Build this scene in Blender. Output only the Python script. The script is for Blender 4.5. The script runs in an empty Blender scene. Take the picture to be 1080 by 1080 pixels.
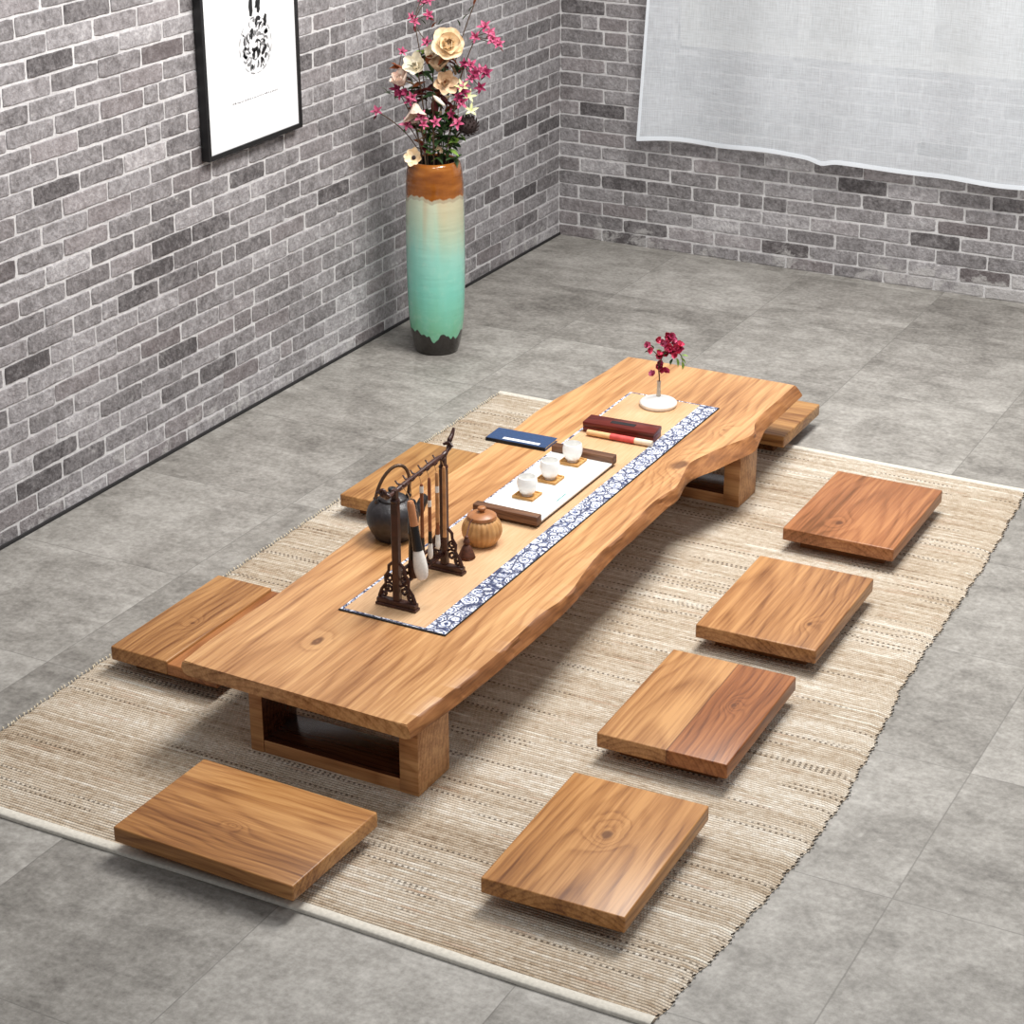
import bpy, bmesh, math, random
from mathutils import Vector, Matrix, noise as mnoise

random.seed(7)
COL = bpy.context.scene.collection
PI = math.pi

# ------------------------------------------------------------------ colour / node helpers
def lin(r, g, b, a=1.0):
    f = lambda c: (c / 255 / 12.92) if c / 255 <= 0.04045 else ((c / 255 + 0.055) / 1.055) ** 2.4
    return (f(r), f(g), f(b), a)

class NT:
    """tiny helper around a material's node tree"""
    def __init__(self, name):
        self.m = bpy.data.materials.new(name)
        self.m.use_nodes = True
        self.t = self.m.node_tree
        self.bsdf = self.t.nodes['Principled BSDF']
        self.out = self.t.nodes['Material Output']
    def n(self, typ, **kw):
        nd = self.t.nodes.new(typ)
        for k, v in kw.items():
            setattr(nd, k, v)
        return nd
    def link(self, a, b):
        self.t.links.new(a, b)
    def put(self, sock, v):
        if hasattr(v, 'is_output'):
            self.link(v, sock)
        else:
            sock.default_value = v
    def math(self, op, a, b=None, c=None, clamp=False):
        nd = self.n('ShaderNodeMath', operation=op, use_clamp=clamp)
        self.put(nd.inputs[0], a)
        if b is not None: self.put(nd.inputs[1], b)
        if c is not None: self.put(nd.inputs[2], c)
        return nd.outputs[0]
    def add(self, a, b): return self.math('ADD', a, b)
    def sub(self, a, b): return self.math('SUBTRACT', a, b)
    def mul(self, a, b): return self.math('MULTIPLY', a, b)
    def obj(self):
        nd = self.n('ShaderNodeTexCoord')
        return nd.outputs['Object']
    def sep(self, v):
        nd = self.n('ShaderNodeSeparateXYZ'); self.link(v, nd.inputs[0])
        return nd.outputs[0], nd.outputs[1], nd.outputs[2]
    def vec(self, x, y, z):
        nd = self.n('ShaderNodeCombineXYZ')
        for i, v in enumerate((x, y, z)): self.put(nd.inputs[i], v)
        return nd.outputs[0]
    def noise(self, v, scale, detail=2.0, rough=0.5, dist=0.0):
        nd = self.n('ShaderNodeTexNoise')
        self.link(v, nd.inputs['Vector'])
        nd.inputs['Scale'].default_value = scale
        nd.inputs['Detail'].default_value = detail
        nd.inputs['Roughness'].default_value = rough
        nd.inputs['Distortion'].default_value = dist
        return nd.outputs[0]
    def white(self, v):
        nd = self.n('ShaderNodeTexWhiteNoise', noise_dimensions='3D')
        self.link(v, nd.inputs['Vector'])
        return nd.outputs['Value']
    def voro(self, v, scale, feature='F1', out='Distance', rand=1.0):
        nd = self.n('ShaderNodeTexVoronoi', feature=feature)
        self.link(v, nd.inputs['Vector'])
        nd.inputs['Scale'].default_value = scale
        nd.inputs['Randomness'].default_value = rand
        return nd.outputs[out]
    def ramp(self, fac, stops, interp='LINEAR'):
        nd = self.n('ShaderNodeValToRGB')
        nd.color_ramp.interpolation = interp
        el = nd.color_ramp.elements
        while len(el) < len(stops): el.new(0.5)
        for e, (p, c) in zip(el, stops):
            e.position = p
            e.color = c if len(c) == 4 else (*c, 1)
        self.put(nd.inputs[0], fac)
        return nd.outputs[0]
    def step(self, v, a, b):
        nd = self.n('ShaderNodeMapRange', interpolation_type='SMOOTHSTEP')
        self.put(nd.inputs['Value'], v)
        nd.inputs['From Min'].default_value = a
        nd.inputs['From Max'].default_value = b
        return nd.outputs[0]
    def mix(self, fac, a, b, mode='MIX'):
        nd = self.n('ShaderNodeMix', data_type='RGBA', blend_type=mode)
        self.put(nd.inputs[0], fac)
        self.put(nd.inputs[6], a)
        self.put(nd.inputs[7], b)
        return nd.outputs[2]
    def bump(self, h, strength, dist):
        nd = self.n('ShaderNodeBump')
        self.put(nd.inputs['Height'], h)
        nd.inputs['Strength'].default_value = strength
        nd.inputs['Distance'].default_value = dist
        self.link(nd.outputs[0], self.bsdf.inputs['Normal'])
    def base(self, c): self.put(self.bsdf.inputs['Base Color'], c)
    def set(self, **kw):
        for k, v in kw.items(): self.put(self.bsdf.inputs[k.replace('_', ' ')], v)

def simple(name, rgb, rough=0.5, metal=0.0, var=0.12, scale=40, bump=0.0, spec=0.5, coat=0.0):
    n = NT(name)
    f = n.noise(n.obj(), scale, 3)
    c = lin(*rgb)
    d = tuple(x * (1 - var * 1.6) for x in c[:3]) + (1,)
    e = tuple(min(1, x * (1 + var)) for x in c[:3]) + (1,)
    n.base(n.ramp(f, [(0.3, d), (0.7, e)]))
    n.set(Roughness=rough, Metallic=metal)
    n.bsdf.inputs['Specular IOR Level'].default_value = spec
    if coat: n.bsdf.inputs['Coat Weight'].default_value = coat
    if bump: n.bump(f, 0.4, bump)
    return n.m

def wood(name, light, mid, dark, axis='Y', seed=0.0, freq=75, cx=0.05, cz=-0.10, tilt=0.05,
         knots=(), splits=(), rough=0.38, contrast=1.0, darkplank=None, off=(0, 0, 0), gap=()):
    n = NT(name)
    x, y, z = n.sep(n.obj())
    if axis == 'X': x, y = y, x
    u = n.add(x, off[0]); v = n.add(y, off[1]); w = n.add(z, off[2])
    pid = 0.0
    for s in splits:
        pid = n.add(n.math('GREATER_THAN', u, s), pid)
    if splits:
        su = n.add(u, n.mul(pid, 0.083)); sv = n.add(v, n.mul(pid, 0.61))
    else:
        su, sv = u, v
    n1 = n.sub(n.noise(n.vec(n.mul(su, 2.2), n.mul(sv, 1.3), n.add(n.mul(w, 2.2), seed)), 2.2, 2), 0.5)
    n2 = n.sub(n.noise(n.vec(n.mul(su, 9), n.mul(sv, 2.0), n.add(n.mul(w, 9), seed + 5)), 2.0, 2), 0.5)
    n3 = n.sub(n.noise(n.vec(n.mul(u, 22), n.mul(v, 14), seed), 1.0, 3), 0.5)
    dx = n.add(n.sub(su, cx), n.mul(n1, 0.075))
    dz = n.sub(w, cz)
    d = n.math('SQRT', n.add(n.mul(dx, dx), n.mul(dz, dz)))
    d = n.add(d, n.add(n.mul(sv, tilt), n.mul(n2, 0.007)))
    kmask = None
    for (kx, ky, ks, amp) in knots:
        a = n.sub(u, kx); b = n.mul(n.sub(v, ky), 0.62)
        rr = n.math('ABSOLUTE', n.add(n.math('SQRT', n.add(n.mul(a, a), n.mul(b, b))), n.mul(n3, ks * 2.6)))
        q = n.math('DIVIDE', rr, ks * 2.2)
        g = n.math('EXPONENT', n.mul(n.mul(q, q), -1.0))
        d = n.add(d, n.mul(g, amp))
        k = n.sub(1.0, n.step(n.add(rr, n.mul(n2, ks * 0.8)), ks * 0.15, ks * 0.8))
        kmask = k if kmask is None else n.math('MAXIMUM', kmask, k)
    fr = n.math('FRACT', n.mul(d, freq))
    ring = n.ramp(fr, [(0.0, (.55, .55, .55)), (.12, (.1, .1, .1)), (.6, (.3, .3, .3)), (.9, (1, 1, 1)), (1.0, (.55, .55, .55))])
    fib = n.noise(n.vec(n.mul(su, 190), n.mul(sv, 5), n.mul(w, 190)), 1.0, 3, 0.6)
    fib2 = n.noise(n.vec(n.mul(su, 55), n.mul(sv, 2.2), n.add(n.mul(w, 55), seed)), 1.0, 2, 0.5)
    patch = n.noise(n.vec(n.mul(su, 7), n.mul(sv, 1.6), n.add(n.mul(w, 7), seed * 2)), 1.0, 2)
    fac = n.add(n.add(n.mul(n.sub(ring, .4), .24 * contrast), n.mul(n.sub(fib, .5), .80)),
                n.add(n.mul(n.sub(fib2, .5), .85 * contrast), n.mul(n.sub(patch, .5), .95 * contrast)))
    fac = n.add(fac, 0.45)
    col = n.ramp(fac, [(0.18, lin(*light)), (0.48, lin(*mid)), (0.85, lin(*dark))])
    if darkplank is not None:
        i, c, f = darkplank
        sel = n.math('COMPARE', pid, float(i), 0.1)
        col = n.mix(n.mul(sel, f), col, lin(*c), 'MULTIPLY')
    for s in gap:
        ln = n.math('ABSOLUTE', n.sub(u, s))
        col = n.mix(n.mul(n.sub(1.0, n.step(ln, 0.0006, 0.0022)), .6), col, lin(85, 48, 22))
    if kmask is not None:
        col = n.mix(n.mul(kmask, .8), col, lin(88, 48, 22))
    n.base(col)
    n.set(Roughness=rough)
    n.bsdf.inputs['Specular IOR Level'].default_value = 0.4
    n.bump(n.add(n.mul(fib, .7), n.mul(ring, .3)), 0.12, 0.001)
    return n.m

# ------------------------------------------------------------------ mesh helpers
def link_obj(name, me, mat=None, parent=None):
    o = bpy.data.objects.new(name, me)
    COL.objects.link(o)
    if mat is not None:
        for m in (mat if isinstance(mat, (list, tuple)) else [mat]):
            me.materials.append(m)
    if parent is not None: o.parent = parent
    return o

def build(name, bm, mat=None, parent=None, smooth=True, angle=35):
    me = bpy.data.meshes.new(name)
    bmesh.ops.recalc_face_normals(bm, faces=bm.faces[:])
    bm.to_mesh(me); bm.free()
    if smooth:
        me.polygons.foreach_set('use_smooth', [True] * len(me.polygons))
        if angle < 180: me.set_sharp_from_angle(angle=math.radians(angle))
    return link_obj(name, me, mat, parent)

def tag(o, label, cat, group=None, kind=None):
    o['label'] = label; o['category'] = cat
    if group: o['group'] = group
    if kind: o['kind'] = kind
    return o

def thing(name, loc, label, cat, group=None, rz=0.0):
    o = bpy.data.objects.new(name, None)
    o.empty_display_size = 0.05
    COL.objects.link(o)
    o.location = loc; o.rotation_euler = (0, 0, rz)
    return tag(o, label, cat, group)

def add_box(bm, lo, hi, bev=0.0, seg=2, M=None):
    r = bmesh.ops.create_cube(bm, size=1.0)
    vs = r['verts']
    for v in vs:
        v.co = Vector([lo[i] + (v.co[i] + .5) * (hi[i] - lo[i]) for i in range(3)])
    if bev:
        es = {e for v in vs for e in v.link_edges}
        rb = bmesh.ops.bevel(bm, geom=list(es), offset=bev, segments=seg, affect='EDGES', profile=0.5)
        vs = list({v for v in vs if v.is_valid} | set(rb['verts']))
    if M is not None:
        for v in vs: v.co = M @ v.co
    return vs

def box(name, lo, hi, mat, parent=None, bev=0.002, seg=2):
    bm = bmesh.new(); add_box(bm, lo, hi, bev, seg)
    return build(name, bm, mat, parent)

def add_tube(bm, pts, rad, n=10, caps=True):
    pts = [Vector(p) for p in pts]
    rads = rad if isinstance(rad, (list, tuple)) else [rad] * len(pts)
    rings = []
    prev = None
    for i, p in enumerate(pts):
        t = (pts[min(i + 1, len(pts) - 1)] - pts[max(i - 1, 0)])
        if t.length < 1e-9: t = Vector((0, 0, 1))
        t.normalize()
        if prev is None:
            a = Vector((0, 0, 1)) if abs(t.z) < .9 else Vector((1, 0, 0))
            s = t.cross(a).normalized()
        else:
            s = (prev - t * prev.dot(t))
            s = s.normalized() if s.length > 1e-6 else t.orthogonal().normalized()
        prev = s
        b = t.cross(s)
        rings.append([bm.verts.new(p + (s * math.cos(2 * PI * k / n) + b * math.sin(2 * PI * k / n)) * rads[i]) for k in range(n)])
    for i in range(len(rings) - 1):
        for k in range(n):
            bm.faces.new((rings[i][k], rings[i][(k + 1) % n], rings[i + 1][(k + 1) % n], rings[i + 1][k]))
    if caps:
        bm.faces.new(rings[0][::-1]); bm.faces.new(rings[-1])

def tube(name, pts, rad, mat, parent=None, n=10):
    bm = bmesh.new(); add_tube(bm, pts, rad, n)
    return build(name, bm, mat, parent, angle=60)

def add_lathe(bm, prof, n=40, c=(0, 0, 0), ribs=0, ribamp=0.0, M=None):
    rings = []
    for r, z in prof:
        if r < 1e-6:
            rings.append([bm.verts.new((c[0], c[1], c[2] + z))])
        else:
            ring = []
            for k in range(n):
                a = 2 * PI * k / n
                rr = r * (1 + ribamp * (abs(math.sin(ribs * a / 2)) - .6)) if ribs else r
                ring.append(bm.verts.new((c[0] + rr * math.cos(a), c[1] + rr * math.sin(a), c[2] + z)))
            rings.append(ring)
    if M is not None:
        for rg in rings:
            for v in rg: v.co = M @ v.co
    for i in range(len(rings) - 1):
        A, B = rings[i], rings[i + 1]
        if len(A) == 1 and len(B) == 1: continue
        for k in range(n):
            k2 = (k + 1) % n
            if len(A) == 1: bm.faces.new((A[0], B[k], B[k2]))
            elif len(B) == 1: bm.faces.new((A[k], A[k2], B[0]))
            else: bm.faces.new((A[k], A[k2], B[k2], B[k]))

def lathe(name, prof, mat, parent=None, n=40, angle=50, **kw):
    bm = bmesh.new(); add_lathe(bm, prof, n, **kw)
    return build(name, bm, mat, parent, angle=angle)

def smooth_prof(pts, k=6):
    """Catmull-Rom through (r,z) profile points"""
    out = []
    P = [pts[0]] + list(pts) + [pts[-1]]
    for i in range(1, len(P) - 2):
        for j in range(k):
            t = j / k
            out.append(tuple(0.5 * ((2 * P[i][d]) + (-P[i-1][d] + P[i+1][d]) * t + (2*P[i-1][d] - 5*P[i][d] + 4*P[i+1][d] - P[i+2][d]) * t*t
                       + (-P[i-1][d] + 3*P[i][d] - 3*P[i+1][d] + P[i+2][d]) * t**3) for d in range(len(pts[0]))))
    out.append(tuple(pts[-1]))
    return out

def add_petal(bm, M, length, width, curl=0.3, cup=0.3, nu=5, nv=6, tip=0.5, thick=0):
    """petal grows along local +Y from the origin, bending towards +Z by curl, cupped sideways"""
    g = []
    for j in range(nv + 1):
        t = j / nv
        wide = width / length > .5
        wdt = width * (math.sin(PI * min(1, t * 0.92 + 0.06)) ** (.45 if wide else .7)) * (1 if t < .6 or wide else (1 - (t - .6) / .4 * tip * .6))
        row = []
        ang = curl * t
        y = length * t * (math.sin(ang) / ang if abs(ang) > 1e-4 else 1)
        z = length * t * ((1 - math.cos(ang)) / ang if abs(ang) > 1e-4 else 0)
        for i in range(nu + 1):
            s = i / nu * 2 - 1
            row.append(bm.verts.new(M @ Vector((s * wdt * .5, y, z + cup * wdt * s * s))))
        g.append(row)
    for j in range(nv):
        for i in range(nu):
            bm.faces.new((g[j][i], g[j][i + 1], g[j + 1][i + 1], g[j + 1][i]))

def frame_to(center, direction, roll=0.0):
    """matrix whose local +Z looks along direction"""
    d = Vector(direction).normalized()
    q = d.to_track_quat('Z', 'Y')
    return Matrix.Translation(center) @ q.to_matrix().to_4x4() @ Matrix.Rotation(roll, 4, 'Z')

def bloom_bm(bm, center, direction, layers, roll=0.0):
    """layers: list of (count, length, width, open_angle from axis(deg), curl, cup, start radius)"""
    F = frame_to(center, direction, roll)
    for li, (cnt, ln, wd, op, cu, cp, r0) in enumerate(layers):
        for k in range(cnt):
            a = 2 * PI * k / cnt + li * 0.55 + random.uniform(-.12, .12)
            M = F @ Matrix.Rotation(a, 4, 'Z') @ Matrix.Translation((0, r0, 0)) @ Matrix.Rotation(PI / 2 - math.radians(op + random.uniform(-6, 6)), 4, 'X')
            add_petal(bm, M, ln * random.uniform(.9, 1.1), wd, cu, cp)

def leaf_bm(bm, base, direction, ln, wd, curl=-.4, roll=0.0):
    d = Vector(direction).normalized()
    q = d.to_track_quat('Y', 'Z')
    M = Matrix.Translation(base) @ q.to_matrix().to_4x4() @ Matrix.Rotation(roll, 4, 'Y')
    add_petal(bm, M, ln, wd, curl, 0.25, 4, 6, tip=1.4)

def interp(pts, y):
    """pts sorted by second coordinate; returns smoothly interpolated first coordinate"""
    if y <= pts[0][1]: return pts[0][0]
    if y >= pts[-1][1]: return pts[-1][0]
    for i in range(len(pts) - 1):
        if pts[i][1] <= y <= pts[i + 1][1]:
            t = (y - pts[i][1]) / max(1e-9, pts[i + 1][1] - pts[i][1])
            p0 = pts[max(0, i - 1)]; p1 = pts[i]; p2 = pts[i + 1]; p3 = pts[min(len(pts) - 1, i + 2)]
            m1 = (p2[0] - p0[0]) / max(1e-9, p2[1] - p0[1]) * (p2[1] - p1[1])
            m2 = (p3[0] - p1[0]) / max(1e-9, p3[1] - p1[1]) * (p2[1] - p1[1])
            return (2*t**3 - 3*t*t + 1) * p1[0] + (t**3 - 2*t*t + t) * m1 + (-2*t**3 + 3*t*t) * p2[0] + (t**3 - t*t) * m2

# ------------------------------------------------------------------ room materials
def mat_brick():
    n = NT('grey_brick')
    at = n.n('ShaderNodeAttribute', attribute_name='tone')
    r, g, b = n.sep(at.outputs['Vector'])
    o = n.obj()
    x, y, z = n.sep(o)
    f = n.noise(o, 26, 5, .65)
    f2 = n.noise(o, 90, 4, .7)
    big = n.noise(o, 2.3, 3, .6)
    val = n.add(n.add(n.mul(n.sub(r, .5), 1.0), n.mul(n.sub(f, .5), 1.1)), n.add(n.mul(n.sub(f2, .5), 1.1), n.add(n.mul(n.sub(big, .5), .5), .48)))
    c = n.ramp(val, [(.0, lin(88, 84, 85)), (.42, lin(136, 132, 133)), (.75, lin(168, 164, 166)), (1.0, lin(200, 197, 198))])
    c = n.mix(n.mul(n.step(g, .7, 1.0), .24), c, lin(146, 132, 132))
    # lime bloom smeared over bricks, heavier at the foot of the wall
    lim = n.noise(o, 9, 5, .75, .6)
    th = n.add(lim, n.mul(n.sub(1.0, n.step(z, 0.0, 0.16)), .12))
    th = n.add(th, n.mul(n.mul(n.step(x, 1.1, 1.9), n.sub(1.0, n.step(z, .05, .13))), .16))
    c = n.mix(n.mul(n.step(th, .62, .74), .6), c, lin(198, 195, 193))
    n.base(c)
    n.set(Roughness=.92)
    n.bsdf.inputs['Specular IOR Level'].default_value = .15
    n.bump(n.add(n.mul(f, 1.2), f2), .75, .006)
    return n.m

def mat_mortar():
    n = NT('pale_mortar')
    o = n.obj()
    f = n.noise(o, 60, 4, .7); g = n.noise(o, 7, 3)
    c = n.ramp(n.add(n.mul(f, .6), n.mul(g, .4)), [(.3, lin(178, 175, 176)), (.6, lin(216, 214, 214))])
    n.base(c); n.set(Roughness=.95)
    n.bsdf.inputs['Specular IOR Level'].default_value = .1
    n.bump(f, .6, .004)
    return n.m

def mat_floor():
    n = NT('grey_stone_tile')
    o = n.obj()
    x, y, z = n.sep(o)
    tx = n.math('DIVIDE', x, .5135); ty = n.math('DIVIDE', n.add(y, .054), .5195)
    ix = n.math('FLOOR', tx); iy = n.math('FLOOR', ty)
    fx = n.math('FRACT', tx); fy = n.math('FRACT', ty)
    rnd = n.white(n.vec(ix, iy, 3.7)); rnd2 = n.white(n.vec(ix, iy, 9.1))
    # cloudy stone figure, different in each tile
    p = n.vec(n.add(x, n.mul(rnd, 7)), n.add(y, n.mul(rnd2, 9)), rnd)
    a = n.noise(p, 3.2, 6, .62, .5)
    b = n.noise(p, 13, 6, .7, .3)
    c = n.noise(p, 70, 3, .7)
    st = n.noise(n.vec(n.mul(n.add(x, n.mul(rnd, 7)), 3), n.mul(y, 9), rnd), 1.5, 5, .65, 1.0)
    v = n.add(n.add(n.mul(n.sub(a, .5), 1.0), n.mul(n.sub(b, .5), .75)), n.add(n.mul(n.sub(c, .5), .8), n.mul(n.sub(st, .5), .6)))
    v = n.add(v, n.add(.5, n.mul(n.sub(rnd, .5), .16)))
    col = n.ramp(v, [(.1, lin(104, 100, 95)), (.40, lin(138, 134, 128)), (.60, lin(157, 153, 147)), (.92, lin(186, 182, 176))])
    ex = n.math('MINIMUM', fx, n.sub(1.0, fx)); ey = n.math('MINIMUM', fy, n.sub(1.0, fy))
    e = n.math('MINIMUM', ex, ey)
    grout = n.sub(1.0, n.step(e, .0012, .0042))
    col = n.mix(n.mul(grout, .6), col, lin(112, 109, 104))
    n.base(col)
    n.set(Roughness=n.add(.42, n.mul(b, .2)))
    n.bsdf.inputs['Specular IOR Level'].default_value = .35
    n.bump(n.sub(n.mul(b, .15), n.mul(grout, 1.0)), .25, .002)
    return n.m

M_BRICK = mat_brick(); M_MORTAR = mat_mortar(); M_FLOOR = mat_floor()

# ------------------------------------------------------------------ room shell
BL, BH = 0.187, 0.0537
def brick_wall(name, axis, length, height, holes=(), phase=0.0):
    """axis 'Y': wall in plane x=0 running towards -Y;  axis 'X': wall in plane y=0 running towards +X"""
    rnd = random.Random(11 if axis == 'Y' else 23)
    V, F, T, MI = [], [], [], []
    def P(s, z, d):                      # s along wall, d out of wall into the room
        return (d, -s, z) if axis == 'Y' else (s, -d, z)
    def face(idx): F.append(idx if axis == 'X' else idx[::-1])
    # mortar bed, cut round the openings
    xs = sorted({0.0, length} | {h[0] for h in holes} | {h[1] for h in holes})
    zs = sorted({0.0, height} | {h[2] for h in holes} | {h[3] for h in holes})
    for i in range(len(xs) - 1):
        for j in range(len(zs) - 1):
            cx, cz = (xs[i] + xs[i+1]) / 2, (zs[j] + zs[j+1]) / 2
            if any(h[0] < cx < h[1] and h[2] < cz < h[3] for h in holes): continue
            b = len(V)
            V += [P(xs[i], zs[j], 0), P(xs[i+1], zs[j], 0), P(xs[i+1], zs[j+1], 0), P(xs[i], zs[j+1], 0)]
            T += [(.5, .5, .5, 1)] * 4
            face((b, b+1, b+2, b+3)); MI.append(1)
    rows = int(height / BH)
    for r in range(rows):
        z0 = r * BH - .008
        s = -BL * (.5 if r % 2 else 0) + phase + (rnd.uniform(-.014, .014) if axis == 'Y' else rnd.uniform(-.005, .005))
        halves = 0
        row_tone = rnd.uniform(-.06, .06)
        while s < length:
            w = BL
            if halves: w = BL - halves; halves = 0
            elif rnd.random() < .035: halves = BL * rnd.choice((.36, .5, .64)); w = halves
            a, b_ = s + .0035, s + w - .0035
            s += w
            a += rnd.uniform(-.002, .002); b_ += rnd.uniform(-.002, .002)
            lo, hi = z0 + .0035 + rnd.uniform(-.0015, .0015), z0 + BH - .0035 + rnd.uniform(-.0015, .0015)
            a, b_ = max(a, .003), min(b_, length)
            lo, hi = max(lo, .002), min(hi, height)
            if b_ - a < .02 or hi - lo < .01: continue
            if any(a < h[1] and b_ > h[0] and lo < h[3] and hi > h[2] for h in holes):
                # trim against the opening's sides
                ok = False
                for h in holes:
                    if lo < h[3] and hi > h[2]:
                        if a < h[0] < b_: b_ = h[0]; ok = b_ - a > .02
                        elif a < h[1] < b_: a = h[1]; ok = b_ - a > .02
                        elif hi > h[3] > lo: lo = h[3]; ok = hi - lo > .01
                        elif lo < h[2] < hi: hi = h[2]; ok = hi - lo > .01
                if not ok: continue
            rad = rnd.uniform(.0015, .0045)
            out = []
            n_l, n_s = 9, 4
            def side(p, q, cnt):
                for k in range(cnt):
                    t = k / cnt
                    out.append([p[0] + (q[0]-p[0]) * t, p[1] + (q[1]-p[1]) * t])
            side((a+rad, lo), (b_-rad, lo), n_l); side((b_, lo+rad), (b_, hi-rad), n_s)
            side((b_-rad, hi), (a+rad, hi), n_l); side((a, hi-rad), (a, lo+rad), n_s)
            jit = .0009
            for p in out:
                p[0] += rnd.uniform(-jit, jit); p[1] += rnd.uniform(-jit, jit)
            m = len(out)
            cx, cz = (a+b_)/2, (lo+hi)/2
            d1 = rnd.uniform(.0018, .0036)
            tilt = rnd.uniform(-.0012, .0012)
            base = len(V)
            tone = min(1, max(0, rnd.gauss(.52, .12) + row_tone))
            if rnd.random() < .05: tone = rnd.uniform(.1, .25)
            tc = (tone, rnd.random(), rnd.random(), 1)
            for (k, d) in ((1.0, -.001), (1.0, d1 * .55), (.0, d1)):
                for p in out:
                    if k == 1.0: q = p
                    else:
                        L = math.hypot(p[0]-cx, p[1]-cz) + 1e-9
                        q = (p[0] - (p[0]-cx)/L*.0035, p[1] - (p[1]-cz)/L*.0035)
                    V.append(P(max(0, q[0]), q[1], d + (tilt * (q[0]-cx)/BL*2 if d > 0 else 0)))
                    T.append(tc)
            for ring in range(2):
                for k in range(m):
                    k2 = (k+1) % m
                    face((base + ring*m + k, base + ring*m + k2, base + (ring+1)*m + k2, base + (ring+1)*m + k)); MI.append(0)
            face(tuple(base + 2*m + k for k in range(m))); MI.append(0)
    me = bpy.data.meshes.new(name)
    me.from_pydata(V, [], F)
    me.update()
    at = me.attributes.new('tone', 'FLOAT_COLOR', 'POINT')
    at.data.foreach_set('color', [c for t in T for c in t])
    me.materials.append(M_BRICK); me.materials.append(M_MORTAR)
    me.polygons.foreach_set('material_index', MI)
    o = link_obj(name, me)
    o['kind'] = 'structure'
    return o

WX0, WX1, WZ0, WZ1 = .485, 2.25, .775, 1.85
brick_wall('wall_left', 'Y', 7.4, 2.5)
brick_wall('wall_back', 'X', 4.8, 2.5, holes=[(WX0, WX1, WZ0, WZ1)], phase=-.004)

bm = bmesh.new()
for v in [(-.02, -7.4), (4.8, -7.4), (4.8, .02), (-.02, .02)]: bm.verts.new((*v, 0))
bm.faces.new(bm.verts[:])
fl = build('floor', bm, M_FLOOR, smooth=False); fl['kind'] = 'structure'

m_dark = simple('dark_gap', (38, 36, 37), .8)
bm = bmesh.new(); add_box(bm, (.004, -7.4, 0), (.0095, -.0, .010), .001, 1)  # dark strip drawn as the gap line between left wall and floor
tr = build('gap_strip_left', bm, m_dark); tr['kind'] = 'structure'

# window behind the sheer curtain
m_wframe = simple('window_paint', (188, 186, 180), .5)
m_reveal = simple('window_plaster', (205, 203, 198), .8)
n = NT('frosted_pane')
n.base(n.ramp(n.noise(n.obj(), 3, 3), [(.3, lin(150, 147, 140)), (.7, lin(172, 170, 164))]))
n.set(Roughness=.25); M_PANE = n.m
bm = bmesh.new()
D = .12
add_box(bm, (WX0, 0, WZ0 - .012), (WX1, D, WZ0 + .006))
add_box(bm, (WX0, 0, WZ1 - .006), (WX1, D, WZ1 + .01))
add_box(bm, (WX0 - .01, 0, WZ0), (WX0 + .006, D, WZ1))
add_box(bm, (WX1 - .006, 0, WZ0), (WX1 + .01, D, WZ1))
win = build('window_1', bm, m_reveal, smooth=False); win['kind'] = 'structure'
bm = bmesh.new()
fw_ = .045
for a in ((WX0 + .006, WZ0 + .006, WX1 - .006, WZ0 + .006 + fw_), (WX0 + .006, WZ1 - .006 - fw_, WX1 - .006, WZ1 - .006)):
    add_box(bm, (a[0], .05, a[1]), (a[2], .09, a[3]), .002, 1)
for cx in (WX0 + .006 + fw_/2, WX0 + .45, WX0 + .9, WX0 + 1.35, WX1 - .006 - fw_/2):
    add_box(bm, (cx - fw_/2, .052, WZ0 + .006 + fw_), (cx + fw_/2, .088, WZ1 - .006 - fw_), .002, 1)
build('window_frame', bm, m_wframe, win, smooth=False)
box('window_pane', (WX0 + .006, .095, WZ0 + .006), (WX1 - .006, .10, WZ1 - .006), M_PANE, win, 0)

# ------------------------------------------------------------------ sheer curtain
def mat_sheer(name, opac):
    n = NT(name)
    o = n.obj(); x, y, z = n.sep(o)
    wv = n.noise(n.vec(n.mul(x, 260), 0.0, n.mul(z, 18)), 1, 2)
    wh = n.noise(n.vec(n.mul(x, 18), 0.0, n.mul(z, 260)), 1, 2)
    lo = n.noise(n.vec(n.mul(x, 5), 0.0, n.mul(z, 1.2)), 1, 2)
    fac = n.add(opac, n.add(n.mul(n.sub(n.add(wv, wh), 1.0), .35), n.mul(n.sub(lo, .5), .18)))
    fac = n.math('MINIMUM', fac, 1.0)
    df = n.n('ShaderNodeBsdfDiffuse'); df.inputs[0].default_value = lin(244, 249, 255)
    tl = n.n('ShaderNodeBsdfTranslucent'); tl.inputs[0].default_value = lin(244, 249, 255)
    tp = n.n('ShaderNodeBsdfTransparent')
    m1 = n.n('ShaderNodeMixShader'); m1.inputs[0].default_value = .18
    n.link(df.outputs[0], m1.inputs[1]); n.link(tl.outputs[0], m1.inputs[2])
    m2 = n.n('ShaderNodeMixShader'); n.put(m2.inputs[0], fac)
    n.link(tp.outputs[0], m2.inputs[1]); n.link(m1.outputs[0], m2.inputs[2])
    n.link(m2.outputs[0], n.out.inputs['Surface'])
    return n.m
CX0, CX1, CT = .36, 2.75, 1.98
def cur_pt(s, t):
    """s 0..1 across, t 0..1 top to bottom"""
    x = CX0 + (CX1 - CX0) * s
    xs = x + .075 * (1 - t) * (1 - s)
    amp = .010 + .012 * t
    y = -.06 - amp * (math.sin(x * 7.3 + .6) + .6 * math.sin(x * 15.1 + 1.4 + t)) - .012 * t
    zb = .424 + .026 * math.exp(-((x - .98) / .34) ** 2) - .012 * math.exp(-((x - 1.08) / .035) ** 2) + .008 * math.sin(x * 4.2 - .4) + (.004 * math.sin(x * 17))
    return Vector((xs, y, CT + (zb - CT) * t))
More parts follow.
